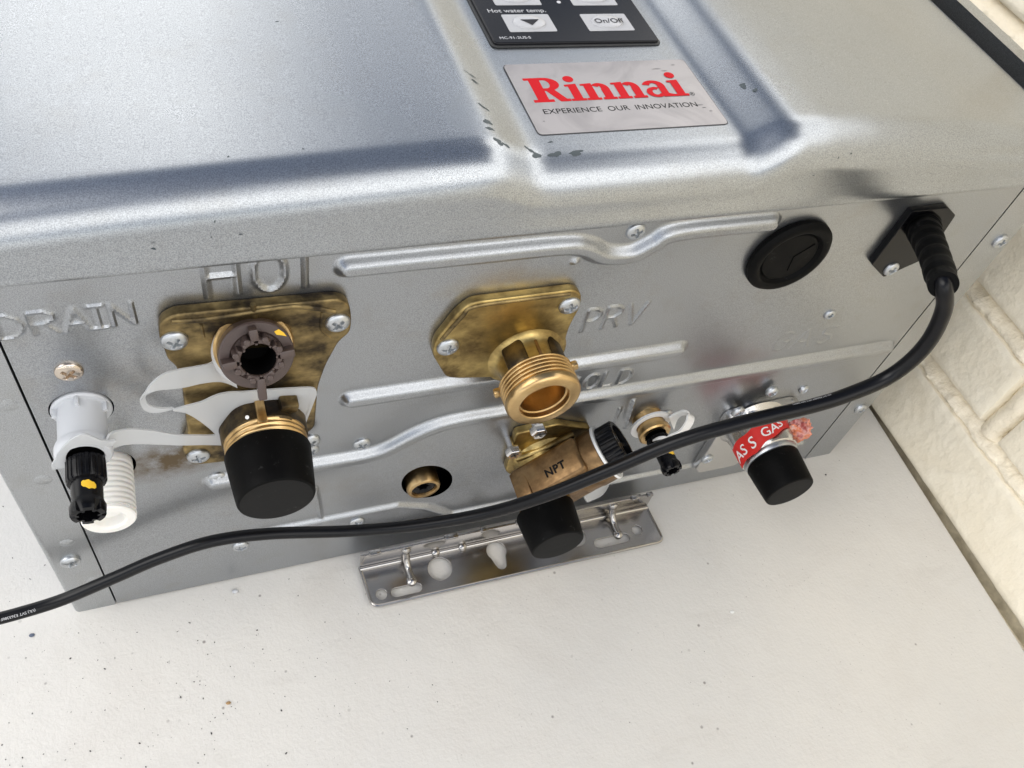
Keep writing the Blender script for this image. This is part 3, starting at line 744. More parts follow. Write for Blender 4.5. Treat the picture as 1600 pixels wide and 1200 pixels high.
# threaded outlet body, brass ring
bm = bmesh.new(); lathe(bm, [(14.0, 2.6), (12.9, 4.0), (12.5, 6.0), (12.4, 11.0), (11.8, 11.6)], (HX, 0, HZ), seg=64,
    mod=lambda i, t, r: r*(1+.03*math.cos(6*t)))
body = obj('outlet_body', bm, M['brass_dark'], hp)
bm = bmesh.new(); box(bm, (HX-1.9, -13.2, HZ+11.0), (HX+1.0, -3.5, HZ+12.9), .5); obj('casting_seam', bm, M['brass'], body)
bm = bmesh.new(); box(bm, (HX+5, -9.5, HZ+9.5), (HX+10.5, -3.5, HZ+13.2), .8, rot=Matrix.Rotation(R(10), 3, 'Y')); obj('casting_lug', bm, M['brass_plate'], body)
def thread(r0, d0, d1, n_, depth=.7, o=(0, 0, 0), axis=(0, -1, 0), lead=1.0, seg=72):
    """helical thread as a displaced lathe"""
    bm = bmesh.new(); N_ = n_*10; pr = [(r0-.9, d0-.01), (r0-.5, d0)]
    pr += [(r0, d0+(d1-d0)*k/N_) for k in range(N_+1)]; pr += [(r0-.8, d1)]
    def md(i, t, r):
        if 2 <= i <= N_+2:
            ph = (i-2)/10-t/(2*math.pi); return r-depth*(.5-.5*math.cos(2*math.pi*ph))**1.3
        return r
    lathe(bm, pr, o, axis, seg, md); return bm
obj('thread', thread(12.3, 10.8, 17.6, 4, .55, (HX, 0, HZ)), M['brass'], body)
bm = bmesh.new(); lathe(bm, [(.6, 0), (.45, .12), (.01, .15)], (70.6, -11.3, 127.2), (-.3, -.5, .8), 12); obj('paint_fleck', bm, M['white_fleck'], body)
# filter plug, tilted upwards
PA = Vector((.05, -.905, .425)).normalized(); PF = frame(tuple(PA))
PO = Vector((75.0, -10.0, 152.9))-PA*8.6
def PP(v): return PO+PF@Vector(v)
bm = bmesh.new(); lathe(bm, [(11.5, -3), (10.6, 2.5), (10.7, 4.8), (10.2, 5.4), (9.3, 5.4)], PO+PF@Vector((0, .9, 0)), tuple(PA), 64); obj('brass_seat', bm, M['brass'], hp)
bm = bmesh.new(); lathe(bm, [(9.6, 3.0), (9.95, 5.0), (9.95, 8.2), (9.6, 8.6), (7.2, 8.7), (6.6, 8.2), (6.5, 8.1), (4.75, 8.1), (4.6, 3.0)], PO, tuple(PA), 64)
plug = obj('filter_plug', bm, M['brown_plastic'], hp, label='brown plastic filter plug')
bm = bmesh.new(); lathe(bm, [(4.6, 1.0), (.01, 1.0)], PO, tuple(PA), 32); obj('plug_bore', bm, M['gap'], plug)
bm = bmesh.new(); lathe(bm, [(4.72, 10.6), (4.6, 8), (4.55, 2), (4.55, -1)], PO, tuple(PA), 32); obj('bore_wall', bm, M['gap'], plug)  # black sleeve; the darkness of the bore is in its colour
bm = bmesh.new(); lathe(bm, [(6.2, 8.0), (6.2, 11.2), (5.9, 11.6), (5.0, 11.6), (4.75, 11.3), (4.75, 8)], PO, tuple(PA), 96,
    mod=lambda i, t, r: r if i > 2 else r-(1.35 if abs(((t/(2*math.pi)*8)+.5) % 1-.5) < .15 else 0)); obj('castle_ring', bm, M['brown_plastic'], plug)
for a, L_ in ((92, 9.0), (2, 9.6), (182, 9.4), (268, 12.2)):
    bm = bmesh.new(); box(bm, (5.6, -1.15, 8.3 if a != 268 else 9), (L_, 1.15, 11.7), .35)
    for v in bm.verts:
        c, s_ = math.cos(R(a)), math.sin(R(a)); x, y, z = v.co
        v.co = PP((x*c-y*s_, x*s_+y*c, z))
    obj('tab', bm, M['brown_plastic'], plug)
for a in range(22, 360, 45):
    bm = bmesh.new(); lathe(bm, [(.9, 8.2), (.9, 11.9), (.7, 12.1), (.01, 12.1)], PP((6.1*math.cos(R(a)), 6.1*math.sin(R(a)), 0)), tuple(PA), 14); obj('tab_end', bm, M['brown_plastic'], plug)
bm = bmesh.new(); vs = [PP((r_*math.cos(R(a)), r_*math.sin(R(a)), 8.78)) for r_, a in ((8.2, 50), (9.4, 46), (9.5, 36), (9.4, 27), (8.6, 34), (7.8, 42))]; bm.faces.new([bm.verts.new(p_) for p_ in vs]); obj('yellow_mark', bm, M['yellow'], plug, smooth=False)

# ------------------------------------------------------------------ relief valve outlet (open brass pipe)
VX, VZ = 160.0, 126.3
po = [(127.7, -3.2, 133.2), (127.6, -3.2, 137.8), (128.2, -3.2, 141.0), (133.5, -3.2, 152.0), (137.3, -3.2, 155.8), (170.0, -3.2, 155.9), (173.2, -3.2, 153.4), (174.4, -3.2, 147.9), (172.9, -3.2, 137.8), (173.0, -3.2, 132.0), (174.7, -3.2, 125.7), (173.0, -3.2, 119.9), (166.9, -3.2, 113.5), (137.4, -3.2, 119.1), (133.5, -3.2, 120.7)]
po = [(p_[0], p_[2]) for p_ in po]
vp_ = obj('outlet_plate', plate([rounded(po, 2.2, 4)], 3.2, .7, XZ(0)), M['brass_clean'], H, label='yellow brass plate of the pressure relief outlet')
bm = bmesh.new(); tube(bm, [(x, -3.0, z) for x, z in [(po[2][0]+1.5, po[2][1]-.5), (po[3][0]+1.6, po[3][1]-1.6), (po[4][0]+1, po[4][1]-1.9), (155, po[4][1]-1.4), (po[5][0]-1, po[5][1]-1.6)]], .8, 10, sub=5)
obj('plate_rib', bm, M['brass_plate'], vp_)
screw(*[(132.1, -3.6, 136.8)[i] if i != 1 else -3.2 for i in range(3)], vp_, 3.6, 1.7); screw(*[(170.0, -3.6, 149.1)[i] if i != 1 else -3.2 for i in range(3)], vp_, 3.6, 1.7)
bm = bmesh.new(); lathe(bm, [(14.2, 2.9), (12.6, 3.3), (11.3, 4.3), (10.6, 5.8), (10.4, 8), (10.4, 12.4), (11.0, 13.0)], (VX, 0, VZ), seg=72,
    mod=lambda i, t, r: min(r, 9.3/max(.01, abs(math.cos(t-R(18))))) if False else r)
pipe = obj('outlet_pipe', bm, M['brass_clean'], vp_)
for a in (132, 42):      # dark cast flats
    bm = bmesh.new(); box(bm, (-3.9, -13.0, 8.5), (3.9, -3.4, 11.5), 1.6, 3)
    F = Matrix.Rotation(R(90-a), 3, 'Y')
    for v in bm.verts: v.co = Vector((VX, 0, VZ))+F@v.co
    obj('cast_flat', bm, M['brass_dark'], pipe)
bm = bmesh.new(); box(bm, (VX-.2, -13, VZ+10.0), (VX+.9, -4, VZ+10.75), .25); obj('casting_seam', bm, M['brass_brown'], pipe)
obj('thread', thread(12.55, 12.6, 19.6, 5, .85, (VX, 0, VZ)), M['brass'], pipe)
bm = bmesh.new(); lathe(bm, [(12.0, 19.2), (12.6, 19.8), (12.5, 21.4), (11.9, 22.3), (11.3, 22.5), (8.6, 22.5), (8.3, 22.2), (8.2, 20.6), (7.7, 20.3), (7.6, 13)], (VX, 0, VZ), seg=72)
obj('pipe_mouth', bm, M['brass'], pipe)
bm = bmesh.new(); lathe(bm, [(7.65, 13.2), (7.0, 11.5), (3, 10.8), (.01, 10.8)], (VX, 0, VZ), seg=32); obj('pipe_floor', bm, M['brass'], pipe)
for a in (196, 22):
    bm = bmesh.new(); box(bm, (11.4, -14.8, -1.6), (14.4, -12.4, 1.6), .7); F = Matrix.Rotation(R(-a), 3, 'Y')
    for v in bm.verts: v.co = Vector((VX, 0, VZ))+F@v.co
    obj('locating_lug', bm, M['brass'], pipe)

# ------------------------------------------------------------------ caps (push-on, lift away)
def cap_profile(r0, r1, L_): return [(r0-1.1, .2), (r0-.2, 0), (r0, .5), (r0*.7+r1*.3, L_*.35), (r0*.2+r1*.8, L_*.8), (r1, L_-.8), (r1-.25, L_-.25), (r1-.9, L_)]
def cap(label, o, r0, r1, L_, axis=(0, -1, 0)):
    t = thing('rubber_cap', label, 'cap', o, 'black rubber caps on the pipe ends')
    bm = bmesh.new(); lathe(bm, cap_profile(r0, r1, L_), o, axis, 64); obj('cap_wall', bm, M['black_rubber'], t)
    bm = bmesh.new(); lathe(bm, [(r1-.85, L_-.02), (r1*.75, L_+.12), (r1*.4, L_+.05), (.01, L_+.12)], o, axis, 64); obj('cap_end', bm, M['black_lit'], t)
    return t
cap('large black rubber cap on the brass hot outlet', (HX, -15.8, HZ), 12.7, 11.3, 16.4)

# ------------------------------------------------------------------ drain fittings at the left
DX, DZ = 27.4, 127.2
bm = bmesh.new(); lathe(bm, [(7.7, -1.2), (7.9, .4), (7.5, .9), (6.4, 1.0), (6.3, 1.4), (6.35, 11.8), (7.0, 12.2), (7.3, 13.2), (7.3, 15.2), (6.8, 16.0), (5.2, 16.2), (5.0, 15)], (DX, 0, DZ), seg=56)
dc = obj('drain_connector', bm, M['milky'], H)
for a in (90, 22, 158):
    bm = bmesh.new(); box(bm, (6.0, -3.6, -.5), (7.6, -.6, .5), .15); F = Matrix.Rotation(R(-a), 3, 'Y')
    for v in bm.verts: v.co = Vector((DX, 0, DZ))+F@v.co
    obj('rib', bm, M['milky'], dc)
bm = bmesh.new(); lathe(bm, [(5.2, 14.6), (.01, 14.6)], (DX, 0, DZ), seg=32); obj('bore', bm, M['gap'], dc)
def drain_plug(label, o, sc=1., axis=(0, -1, 0), mark=True):
    t = thing('drain_plug', label, 'plug', o)
    def P(r, d): return (r*sc, d*sc)
    bm = bmesh.new(); lathe(bm, [P(4.3, 0), P(5.0, .5), P(5.05, 6.6), P(4.7, 7.3), P(3.9, 7.5)], o, axis, 120,
        mod=lambda i, t_, r: r-(.28*sc if (t_/(2*math.pi)*20) % 1 > .55 else 0) if 1 <= i <= 3 else r); obj('knurled_collar', bm, M['black_plastic'], t)
    bm = bmesh.new(); lathe(bm, [P(3.95, 7.2), P(3.9, 12.8), P(4.1, 13.6), P(4.5, 14.6), P(4.45, 16.6), P(4.2, 17.2), P(2.9, 17.3), P(2.8, 13)], o, axis, 96,
        mod=lambda i, t_, r: r*.76 if 4 <= i <= 6 and (t_/(2*math.pi)*6) % 1 > .68 else r)
    st_ = obj('plug_stem', bm, M['black_plastic'], t)
    bm = bmesh.new(); lathe(bm, [P(2.9, 14), (.01, 14*sc)], o, axis, 32); obj('plug_core', bm, M['gap'], t)
    if mark:
        F = frame(axis); bm = bmesh.new(); vs = []
        Wc = F.inverted()@Vector((.30, 0, 1)); ang0 = math.atan2(Wc.y, Wc.x)
        g_ = []
        for j in range(5):
            row = []
            for k in range(9):
                a = ang0+R(-26+52*k/8); lw = 1.5*math.sqrt(max(.02, 1-((k-4)/4.3)**2))
                d = 10.0-.12*(k-4)+lw*(j/4-.5)*(1.7+.25*math.sin(k*1.9))
                row.append(bm.verts.new(Vector(o)+F@Vector((3.99*sc*math.cos(a), 3.99*sc*math.sin(a), d*sc))))
            g_.append(row)
        for j in range(4):
            for k in range(8): bm.faces.new((g_[j][k], g_[j][k+1], g_[j+1][k+1], g_[j+1][k]))
        obj('yellow_mark', bm, M['yellow'], t)
    return t
drain_plug('black ribbed drain plug in the milky white connector, marked with yellow paint', (DX+.2, -16.9, DZ-.6), 1.0)
TX, TZ = 28.2, 96.8
wt = None
bm = bmesh.new(); lathe(bm, [(7.6, -1), (7.7, 1.2), (7.2, 1.6)], (TX, 0, TZ), seg=48); wt = obj('drain_spigot', bm, M['white_thread'], H, label='white threaded plastic spigot')
obj('thread', thread(7.7, 1.2, 17.6, 9, .2, (TX, 0, TZ)), M['white_thread'], wt)
bm = bmesh.new(); lathe(bm, [(7.0, 17.4), (7.55, 17.8), (7.5, 18.8), (7.1, 19.2), (5.0, 19.3), (4.2, 18.7), (3.6, 16), (.01, 15.4)], (TX, 0, TZ), seg=56); obj('spigot_mouth', bm, M['white_thread'], wt)

# ------------------------------------------------------------------ brass socket sunk in its oval hole
SX_, SZ_ = (133.6, -2.0, 47.5)[::2]
bm = bmesh.new(); lathe(bm, [(6.7, -12), (6.7, 1.2), (6.2, 2.0), (5.1, 2.1), (4.8, 1.4), (4.7, -3)], (SX_, 0, SZ_), seg=48); sk = obj('brass_socket', bm, M['brass'], H)
bm = bmesh.new(); lathe(bm, [(4.9, 1.0), (3.2, 1.1), (2.1, .6), (1.9, -2), (.01, -2.5)], (SX_, 0, SZ_), seg=48, mod=lambda i, t, r: r*(1+.18*math.cos(6*t)) if 1 < i < 4 else r); obj('socket_insert', bm, M['black_plastic'], sk)
bm = bmesh.new(); lathe(bm, [(9.0, -8), (8.6, -13.8), (.01, -13.9)], (135.2, 0, 49.2), seg=32); obj('hole_lining', bm, M['brass_dark'], sk)

# ------------------------------------------------------------------ grommet
GXc, GZc = 248.8, 157.6
bm = bmesh.new(); lathe(bm, [(14.6, -.1), (15.3, .6), (15.2, 2.0), (14.2, 3.1), (12.8, 3.5), (11.4, 3.0), (10.8, 2.0), (10.4, 1.6), (9.9, 2.1), (6, 2.3), (.01, 2.35)], (GXc, 0, GZc), seg=72)
gr = obj('rubber_grommet', bm, M['black_rubber'], H)
for pts in ([(GXc+1, GZc+.5), (GXc+7, GZc+5.5)], [(GXc+1, GZc+.5), (GXc+1.8, GZc-6)]):
    bm = bmesh.new(); tube(bm, [(x, -2.35, z) for x, z in pts], .22, 6, sub=2); obj('slit', bm, M['gap'], gr)

# ------------------------------------------------------------------ cold inlet: lopsided plate, bowl, valve body turned 40 degrees
cpl = [(165.5, 79.0), (166, 52), (172, 44), (186, 44), (197.5, 62), (198.5, 72.5), (190.5, 76.0), (182, 80.5)]
cpt = obj('inlet_plate', plate([rounded(cpl, 2, 4)], 3.4, .7, XZ(0)), M['brass_clean'], H, label='brass plate of the cold inlet')
CX, CZ = 175.6, 54.0
bm = bmesh.new(); lathe(bm, [(13.4, 2.8), (12.2, 4.5), (11.2, 7), (10.8, 11)], (CX+5.5, 0, CZ+4.5), seg=48); obj('inlet_bowl', bm, M['brass_clean'], cpt)
bm = bmesh.new(); tube(bm, [(168.5, -4.4, 62.5), (173, -5.4, 66.0), (181, -5.6, 69.8), (190, -4.0, 72.3)], 1.5, 10, sub=4); obj('bowl_ridge', bm, M['brass_clean'], cpt)
ua = R(41); U = Vector((math.cos(ua), 0, math.sin(ua))); Nn = Vector((-math.sin(ua), 0, math.cos(ua)))
F = Matrix((U, Vector((0, -1, 0)), Nn)).transposed()      # local x along the branch, local y to the viewer, local z up-left
bm = bmesh.new(); box(bm, (-4.6, 8.5, -10.5), (24.5, 22.8, 12.6), 1.6, 3)
for v in bm.verts:
    lx, ly, lz = v.co
    if lz > 0 and ly > 12: lz -= .12*(ly-12)
    v.co = Vector((CX, 0, CZ))+F@Vector((lx, ly, lz))
vb = obj('valve_body', bm, M['brass_brown'], cpt)
bm = bmesh.new(); box(bm, (-4.9, 9.6, 4), (1.6, 21.6, 12.4), .6)
for v in bm.verts: v.co = Vector((CX, 0, CZ))+F@v.co
obj('stamped_pad', bm, M['brass_brown'], vb)
def on_face(x, y): return Matrix.Translation(Vector((CX, 0, CZ)))@F.to_4x4()@Matrix.Translation((x, y, 10.25))
tm = text('NPT', 4.4, .16, None, off=.12, space=1.1)
tm.transform(Matrix.Rotation(R(180), 4, 'Z')@Matrix.Diagonal((-1, 1, 1, 1)))     # face seen with +y (depth) up
tm.transform(Matrix.Translation(Vector((CX, 0, CZ)))@F.to_4x4()@Matrix.Translation((9.0, 18.6, 11.95))@Matrix.Rotation(R(-6.8), 4, 'X'))
obj('stamped_letters', tm, M['black_print'], vb, smooth=False)
tm = text('K', 5.0, .3, None, off=.0)
tm.transform(Matrix.Rotation(R(180), 4, 'Z')@Matrix.Diagonal((-1, 1, 1, 1)))
tm.transform(Matrix.Translation(Vector((CX, 0, CZ)))@F.to_4x4()@Matrix.Translation((-3.4, 17.5, 12.3)))
obj('stamped_letters', tm, M['brass_brown'], vb, smooth=False)
BO = Vector((CX, -15.6, CZ))
bm = bmesh.new(); lathe(bm, [(10.2, 18), (10.6, 23.8), (10.9, 24.6), (10.8, 30.2), (10.2, 30.8), (8, 30.8)], BO, tuple(U), 56); br = obj('valve_branch', bm, M['brass_brown'], cpt)
bm = bmesh.new(); lathe(bm, [(8.5, 30.6), (11.2, 30.6), (11.2, 31.6), (8.5, 31.6)], BO, tuple(U), 56); obj('washer', bm, M['washer'], br)
bm = bmesh.new(); lathe(bm, [(9.0, 31.5), (9.7, 31.8), (9.7, 38.0), (9.1, 38.6), (7.6, 38.6), (7.4, 34.0), (.01, 33.8)], BO, tuple(U), 144,
    mod=lambda i, t, r: r-(.35 if (t/(2*math.pi)*36) % 1 > .5 else 0) if 1 <= i <= 3 else r); fp = obj('filter_cap', bm, M['black_plastic'], br, label='black ribbed plastic filter cap')
for a in (0, 90):
    bm = bmesh.new(); box(bm, (-8, -.9, 33), (8, .9, 37.6), .2); FF = frame(tuple(U))@Matrix.Rotation(R(a+20), 3, 'Z')
    for v in bm.verts: v.co = BO+FF@v.co
    obj('grip_bar', bm, M['black_plastic'], fp)
bm = bmesh.new(); lathe(bm, [(10.2, 22.5), (10.6, 23), (10.6, 25), (9, 25.5)], (CX, 0, CZ), seg=48); obj('outlet_neck', bm, M['brass_clean'], cpt)
cap('black rubber cap on the cold inlet above the steel bracket', (CX-.6, -24.6, CZ), 11.6, 10.5, 15.2)
# translucent washer sheet under the cold body
rb = ribbon([((192.1, -17.0, 55.2), (198.5, -19.0, 41.9)), ((200.9, -14.0, 53.1), (207.7, -14.0, 33.6)), ((209.5, -10.0, 48.7), (214.6, -9.0, 26.9)), ((213.5, -6.0, 47.5), (218.9, -5.0, 26.3))], .7)
o = obj('tether_strap', rb, M['strap']); o['label'] = 'short milky strap tucked under the cold inlet valve'; o['category'] = 'strap'
def bolt(x, y, z, parent, L_, tilt=(0, 0)):
    ax = Vector((math.sin(R(tilt[0])), -1, math.sin(R(tilt[1]))))
    bm = bmesh.new(); lathe(bm, [(1.5, 0), (1.5, L_)], (x, y, z), tuple(ax), 20); b_ = obj('bolt', bm, M['bolt'], parent)
    bm = bmesh.new(); lathe(bm, [(2.2, L_), (2.9, L_), (3.0, L_+.4), (3.0, L_+2.5), (2.6, L_+3.0), (2.1, L_+2.9), (.01, L_+2.7)], (x, y, z), tuple(ax), 48,
        mod=lambda i, t, r: r*.95/max(math.cos(((t % (math.pi/3))-math.pi/6)), .5)*.95 if 1 <= i <= 4 else r); obj('hex_head', bm, M['bolt'], b_)
    Fh = frame(tuple(ax)); bm = bmesh.new()
    for a in (25, 115):
        for v in box(bm, (-1.7, -.35, L_+2.2), (1.7, .35, L_+2.98)):
            v.co = Vector((x, y, z))+Fh@Matrix.Rotation(R(a), 3, 'Z')@v.co
    obj('cross_slot_shade', bm, M['recess'], b_, smooth=False)  # dark bars painted in for the shade of the cross slot
bx_ = (169.7, -11.0, 89.6); bolt(bx_[0], 0, bx_[2], cpt, 9.0)
bx_ = (164.6, -7.5, 71.9); bolt(bx_[0], 0, bx_[2], cpt, 5.4)

# ------------------------------------------------------------------ sensor boss between cold inlet and gas inlet
NX, NZ = 225.2, 68.6
bm = bmesh.new(); lathe(bm, [(6.4, 0), (6.2, 1.5), (5.9, 2.5), (5.9, 6.0), (6.7, 6.5), (6.8, 8.4), (6.2, 9.0), (4.6, 9.1), (4.4, 7)], (NX, 0, NZ), seg=48,
    mod=lambda i, t, r: r*(1+.03*math.sin(3*t+1)) if i > 3 else r); sb = obj('sensor_boss', bm, M['brass'], H)
bm = bmesh.new(); lathe(bm, [(4.5, 8.2), (.01, 8.2)], (NX, 0, NZ), seg=32); obj('bore', bm, M['gap'], sb)
drain_plug('black drain plug in the small brass boss behind the power cord', (NX+.4, -10.0, NZ-.6), .92)
t = thing('tether_strap', 'white ring strap with open loop around the small brass boss', 'strap', (NX, -6, NZ))
bm = bmesh.new(); lathe(bm, [(6.2, 3.4), (8.5, 3.4), (8.6, 3.8), (8.5, 4.4), (6.2, 4.4), (6.2, 3.4)], (NX, 0, NZ), seg=48); obj('ring', bm, M['washer'], t)
rb = ribbon([((230.7, -6.0, 74.7), (236.7, -6.0, 64.5)),
    ((232.9, -6.0, 77.1), (235.5, -6.0, 71.6)),
    ((234.5, -7.0, 79.8), (235.4, -7.0, 76.3)),
    ((236.4, -8.0, 79.8), (236.9, -8.0, 77.9)),
    ((238.6, -10.0, 79.0), (234.7, -10.0, 82.4)),
    ((237.8, -12.0, 77.7), (233.6, -12.0, 81.8)),
    ((236.3, -13.0, 74.7), (232.8, -13.0, 78.7)),
    ((233.2, -14.0, 73.5), (230.9, -14.0, 76.6)),
    ((230.1, -14.0, 71.4), (228.0, -14.0, 75.0)),
    ((225.2, -14.0, 75.2), (226.4, -14.0, 73.1)),
    ((223.1, -13.0, 74.1), (224.6, -13.0, 71.9)),
    ((221.8, -12.0, 70.3), (223.7, -12.0, 67.9)),
    ((221.8, -11.0, 65.1), (224.5, -11.0, 63.7))], .7)
obj('loop', rb, M['washer'], t)

# ------------------------------------------------------------------ gas inlet
GX_, GZ_ = 279.2, 55.0
gp = [(265.0, 20.5), (264.6, 60.5), (267.0, 63.5), (271, 64.2), (274, 61.5), (278, 63.8), (298, 64.8), (303, 61.5), (300, 48), (292, 24), (288, 17), (268, 17)]
gpl = obj('inlet_plate', plate([rounded(gp, 1.8, 4)], 4.2, .6, XZ(0)), M['gas_cast'], H, label='cast aluminium plate of the gas inlet')
bm = bmesh.new(); lathe(bm, [(15, 4.0), (13.6, 5.2), (13.2, 7), (13.2, 19.5), (12.6, 21.0), (11.2, 21.8)], (GX_, 0, GZ_), seg=48,
    mod=lambda i, t, r: r*.93/max(math.cos(((t % (math.pi/3))-math.pi/6)), .5)*.98 if 2 <= i <= 3 else r); gb = obj('gas_body', bm, M['gas_cast'], gpl)
bm = bmesh.new(); lathe(bm, [(10.6, 21), (11.8, 21.6), (12.0, 22.6), (11.6, 23.6), (10.9, 24.0), (10.9, 25.5)], (GX_, 0, GZ_), seg=56); obj('gas_neck', bm, M['screw'], gb)
screw((281.2, -3.0, 75.3)[0], -2, (281.2, -3.0, 75.3)[2], gpl, 2.9, 2.2); screw((267.1, -4.4, 30.1)[0], -4.2, (267.1, -4.4, 30.1)[2], gpl, 3.0, 1.5)
screw((267.2, -6.0, 67.0)[0], -4.2, (267.2, -6.0, 67.0)[2], gpl, 3.0, 1.9)
cap('small black rubber cap on the gas inlet below the red tape', (GX_-.2, -24.2, GZ_+.2), 11.5, 10.6, 15.6)
# red tape wound over the gas body
tp = thing('gas_tape', 'torn red tape reading GAS wrapped over the gas inlet', 'tape', (GX_, -10, GZ_+13))
def tape_pt(a, v, lift=0.):      # a = angle degrees, v = 0..1 across
    w_ = (170-a)/150
    r = 13.75+lift+.25*math.sin(a/9.)+.5*max(0, w_-.65)*3
    AX = [30, 40, 95, 135, 190]
    y = -(float(np.interp(a, AX, [8.5, 9, 11.3, 12.7, 14]))+v*float(np.interp(a, AX, [5.5, 6, 7.5, 9.6, 9.2])))-.35*math.sin(a/7.)
    return Vector((GX_+r*math.cos(R(a)), y, GZ_+r*math.sin(R(a))))
bm = bmesh.new(); AA = np.arange(190, 27, -3.0); g_ = [[bm.verts.new(tape_pt(a, v+(.10*math.sin(a*1.3) if v == 1 and a < 60 else 0))) for v in np.linspace(0, 1, 7)] for a in AA]
for i in range(len(g_)-1):
    for k in range(6): bm.faces.new((g_[i][k], g_[i][k+1], g_[i+1][k+1], g_[i+1][k]))
bmesh.ops.recalc_face_normals(bm, faces=bm.faces[:]); bmesh.ops.solidify(bm, geom=bm.faces[:], thickness=.15)
obj('tape_band', bm, M['red_tape'], tp)
def tape_text(s, a0, size, v0):
    me = text(s, size, 0.02, None, off=.05); bm = bmesh.new(); bm.from_mesh(me)
    bmesh.ops.triangulate(bm, faces=bm.faces[:]); bmesh.ops.subdivide_edges(bm, edges=[e for e in bm.edges if e.calc_length() > .8], cuts=2)
    for v in bm.verts: x, y, z = v.co; v.co = tape_pt(a0-x/13.6*57.3, v0-y/8.6, .16+z)
    return obj('lettering', bm, M['tape_text'], tp, smooth=False)
tape_text('AS', 186, 6.2, .80); tape_text('S', 148, 6.6, .78); tape_text('GAS', 122, 6.0, .80); tape_text('C', 52, 5, .85)
bm = bmesh.new(); bmesh.ops.create_icosphere(bm, subdivisions=4, radius=1)
cc = Vector((291.9, -17.0, 64.3))
for v in bm.verts:
    from mathutils import noise as mn
    k = 1+.38*mn.noise(v.co*2.1)+.22*mn.noise(v.co*5.)+.08*mn.noise(v.co*11)
    d = v.co*k; v.co = cc+Vector((d.x*5.0, d.y*4.2, d.z*5.6))
obj('crumpled_end', bm, M['pink_tape'], tp)

# ------------------------------------------------------------------ bottom mounting bracket
MB = thing('mounting_bracket', 'stainless mounting bracket with slots lying at the foot of the heater', 'bracket', (177, -16, 0))
by_f, by_o = -7.8, -26.0
bxl, bxr = 108.6, 243.4
hl = [circle(114.8, -21.4, 2.3, n=20), slot(125.2, -22.0, 4.6, 2.0), circle(141.2, -16.0, 5.2, n=28), circle(204.6, -15.2, 4.8, n=28),
      slot(220.5, -20.9, 6.6, 2.2), circle(234.2, -18.6, 2.5, n=20)]
key = arc(167.4, -13.6, 4.4, -42, 222, 18)+[(164.9, -19.6)]+arc(167.6, -20.3, 2.2, 190, 350, 8)+[(170.2, -18.6)]
outer = rounded([(bxl, by_f), (bxl+1.5, by_o), (bxr+1.0, by_o-.6), (bxr, by_f)], [.3, 3.2, 3.2, .3], 6)
bp = obj('base_plate', plate([outer]+hl+[key], 1.2, .15, XY(1.0)), M['steel'], MB)
bm = bmesh.new(); tube(bm, [(a, b_, 1.9) for a, b_ in rounded([(bxl+.1, by_f), (bxl+1.5, by_o+.1), (bxr+1.0, by_o-.5), (bxr, by_f)], [.06, 3.4, 3.4, .06], 8)], .7, 8, sub=1); obj('rolled_lip', bm, M['steel'], MB)
bm = bmesh.new(); box(bm, (bxl, by_f-.6, 1.2), (bxr, by_f+.6, 13.6), .35); up = obj('upright_flange', bm, M['steel'], MB)
bm = bmesh.new(); tube(bm, [(bxl, by_f-.9, 2.6), (bxr, by_f-.9, 2.6)], 1.0, 10, sub=1); obj('fold', bm, M['steel'], up)
for x, w_ in ((112, 5), (144, 6), (160, 3), (176, 14), (232, 5), (240, 3)):
    bm = bmesh.new(); box(bm, (x, by_f-1.3, 13.0), (x+w_, by_f+.9, 14.6), .5); obj('top_tab', bm, M['steel'], up)
for x in (127.5, 223.5):
    bm = bmesh.new(); tube(bm, [(x, by_f-1.4, 10.2), (x+.1, by_f-2.4, 7.0), (x+.3, by_f-5.5, 4.2), (x+.6, by_f-10.5, 3.6)], [1.5, 1.6, 1.4, 1.4], 16, sub=5); gg = obj('gusset', bm, M['steel'], MB)
    bm = bmesh.new(); lathe(bm, [(2.2, 0), (2.1, .8), (1.3, 1.5), (.01, 1.8)], (x, by_f-.6, 11.0), seg=20); obj('rivet', bm, M['steel'], gg)
    bm = bmesh.new(); lathe(bm, [(2.2, 0), (2.0, 1.4), (1.1, 2.2), (.01, 2.4)], (x+.6, by_f-11, 2.0), (0, 0, 1), 20); obj('rivet', bm, M['steel'], gg)
for x in (141, 153, 207):
    bm = bmesh.new(); lathe(bm, [(1.8, -.3), (1.7, .9), (1.0, 1.6), (.01, 1.8)], (x, by_f-1.1, 3.4), (0, -.8, .6), 18); obj('stamped_bump', bm, M['steel'], up)

# ------------------------------------------------------------------ power cord
PC = thing('power_cord', 'black power cord sweeping in front of the heater from its ribbed boot', 'power cord', (302, 0, 155))
pg = [(287.7, -2.4, 149.1), (298.0, -2.4, 141.1), (313.0, -2.4, 149.1), (311.1, -2.4, 169.7), (304.9, -2.4, 173.8), (289.2, -2.4, 173.8)]
pgp = obj('cord_plate', plate([rounded([(p_[0], p_[2]) for p_ in pg], .8, 3)], 2.6, .3, XZ(0)), M['black_plastic'], PC)
screw((298.5, -3.0, 145.6)[0], -2.6, (298.5, -3.0, 145.6)[2], pgp, 3.0, 1.5)
b0 = Vector((300.8, -1.0, 164.9)); b1 = Vector((292.0, -10.0, 170.2)); b2 = Vector((282.0, -24.0, 175.2)); b3 = Vector((269.8, -40.0, 180.7))
bm = bmesh.new(); Lp = 60
def bootmod(i, n_):
    t = i/n_
    if t < .22: return 1.
    return 1.+(.07 if (t*8.2) % 1 > .45 else -.07)*(0 if t > .9 else 1)
tube(bm, [b0, b1, b2, b3], [6.1, 5.0, 4.4, 4.35], 40, sub=20, mod=bootmod); bt = obj('strain_relief', bm, M['black_rubber'], PC)
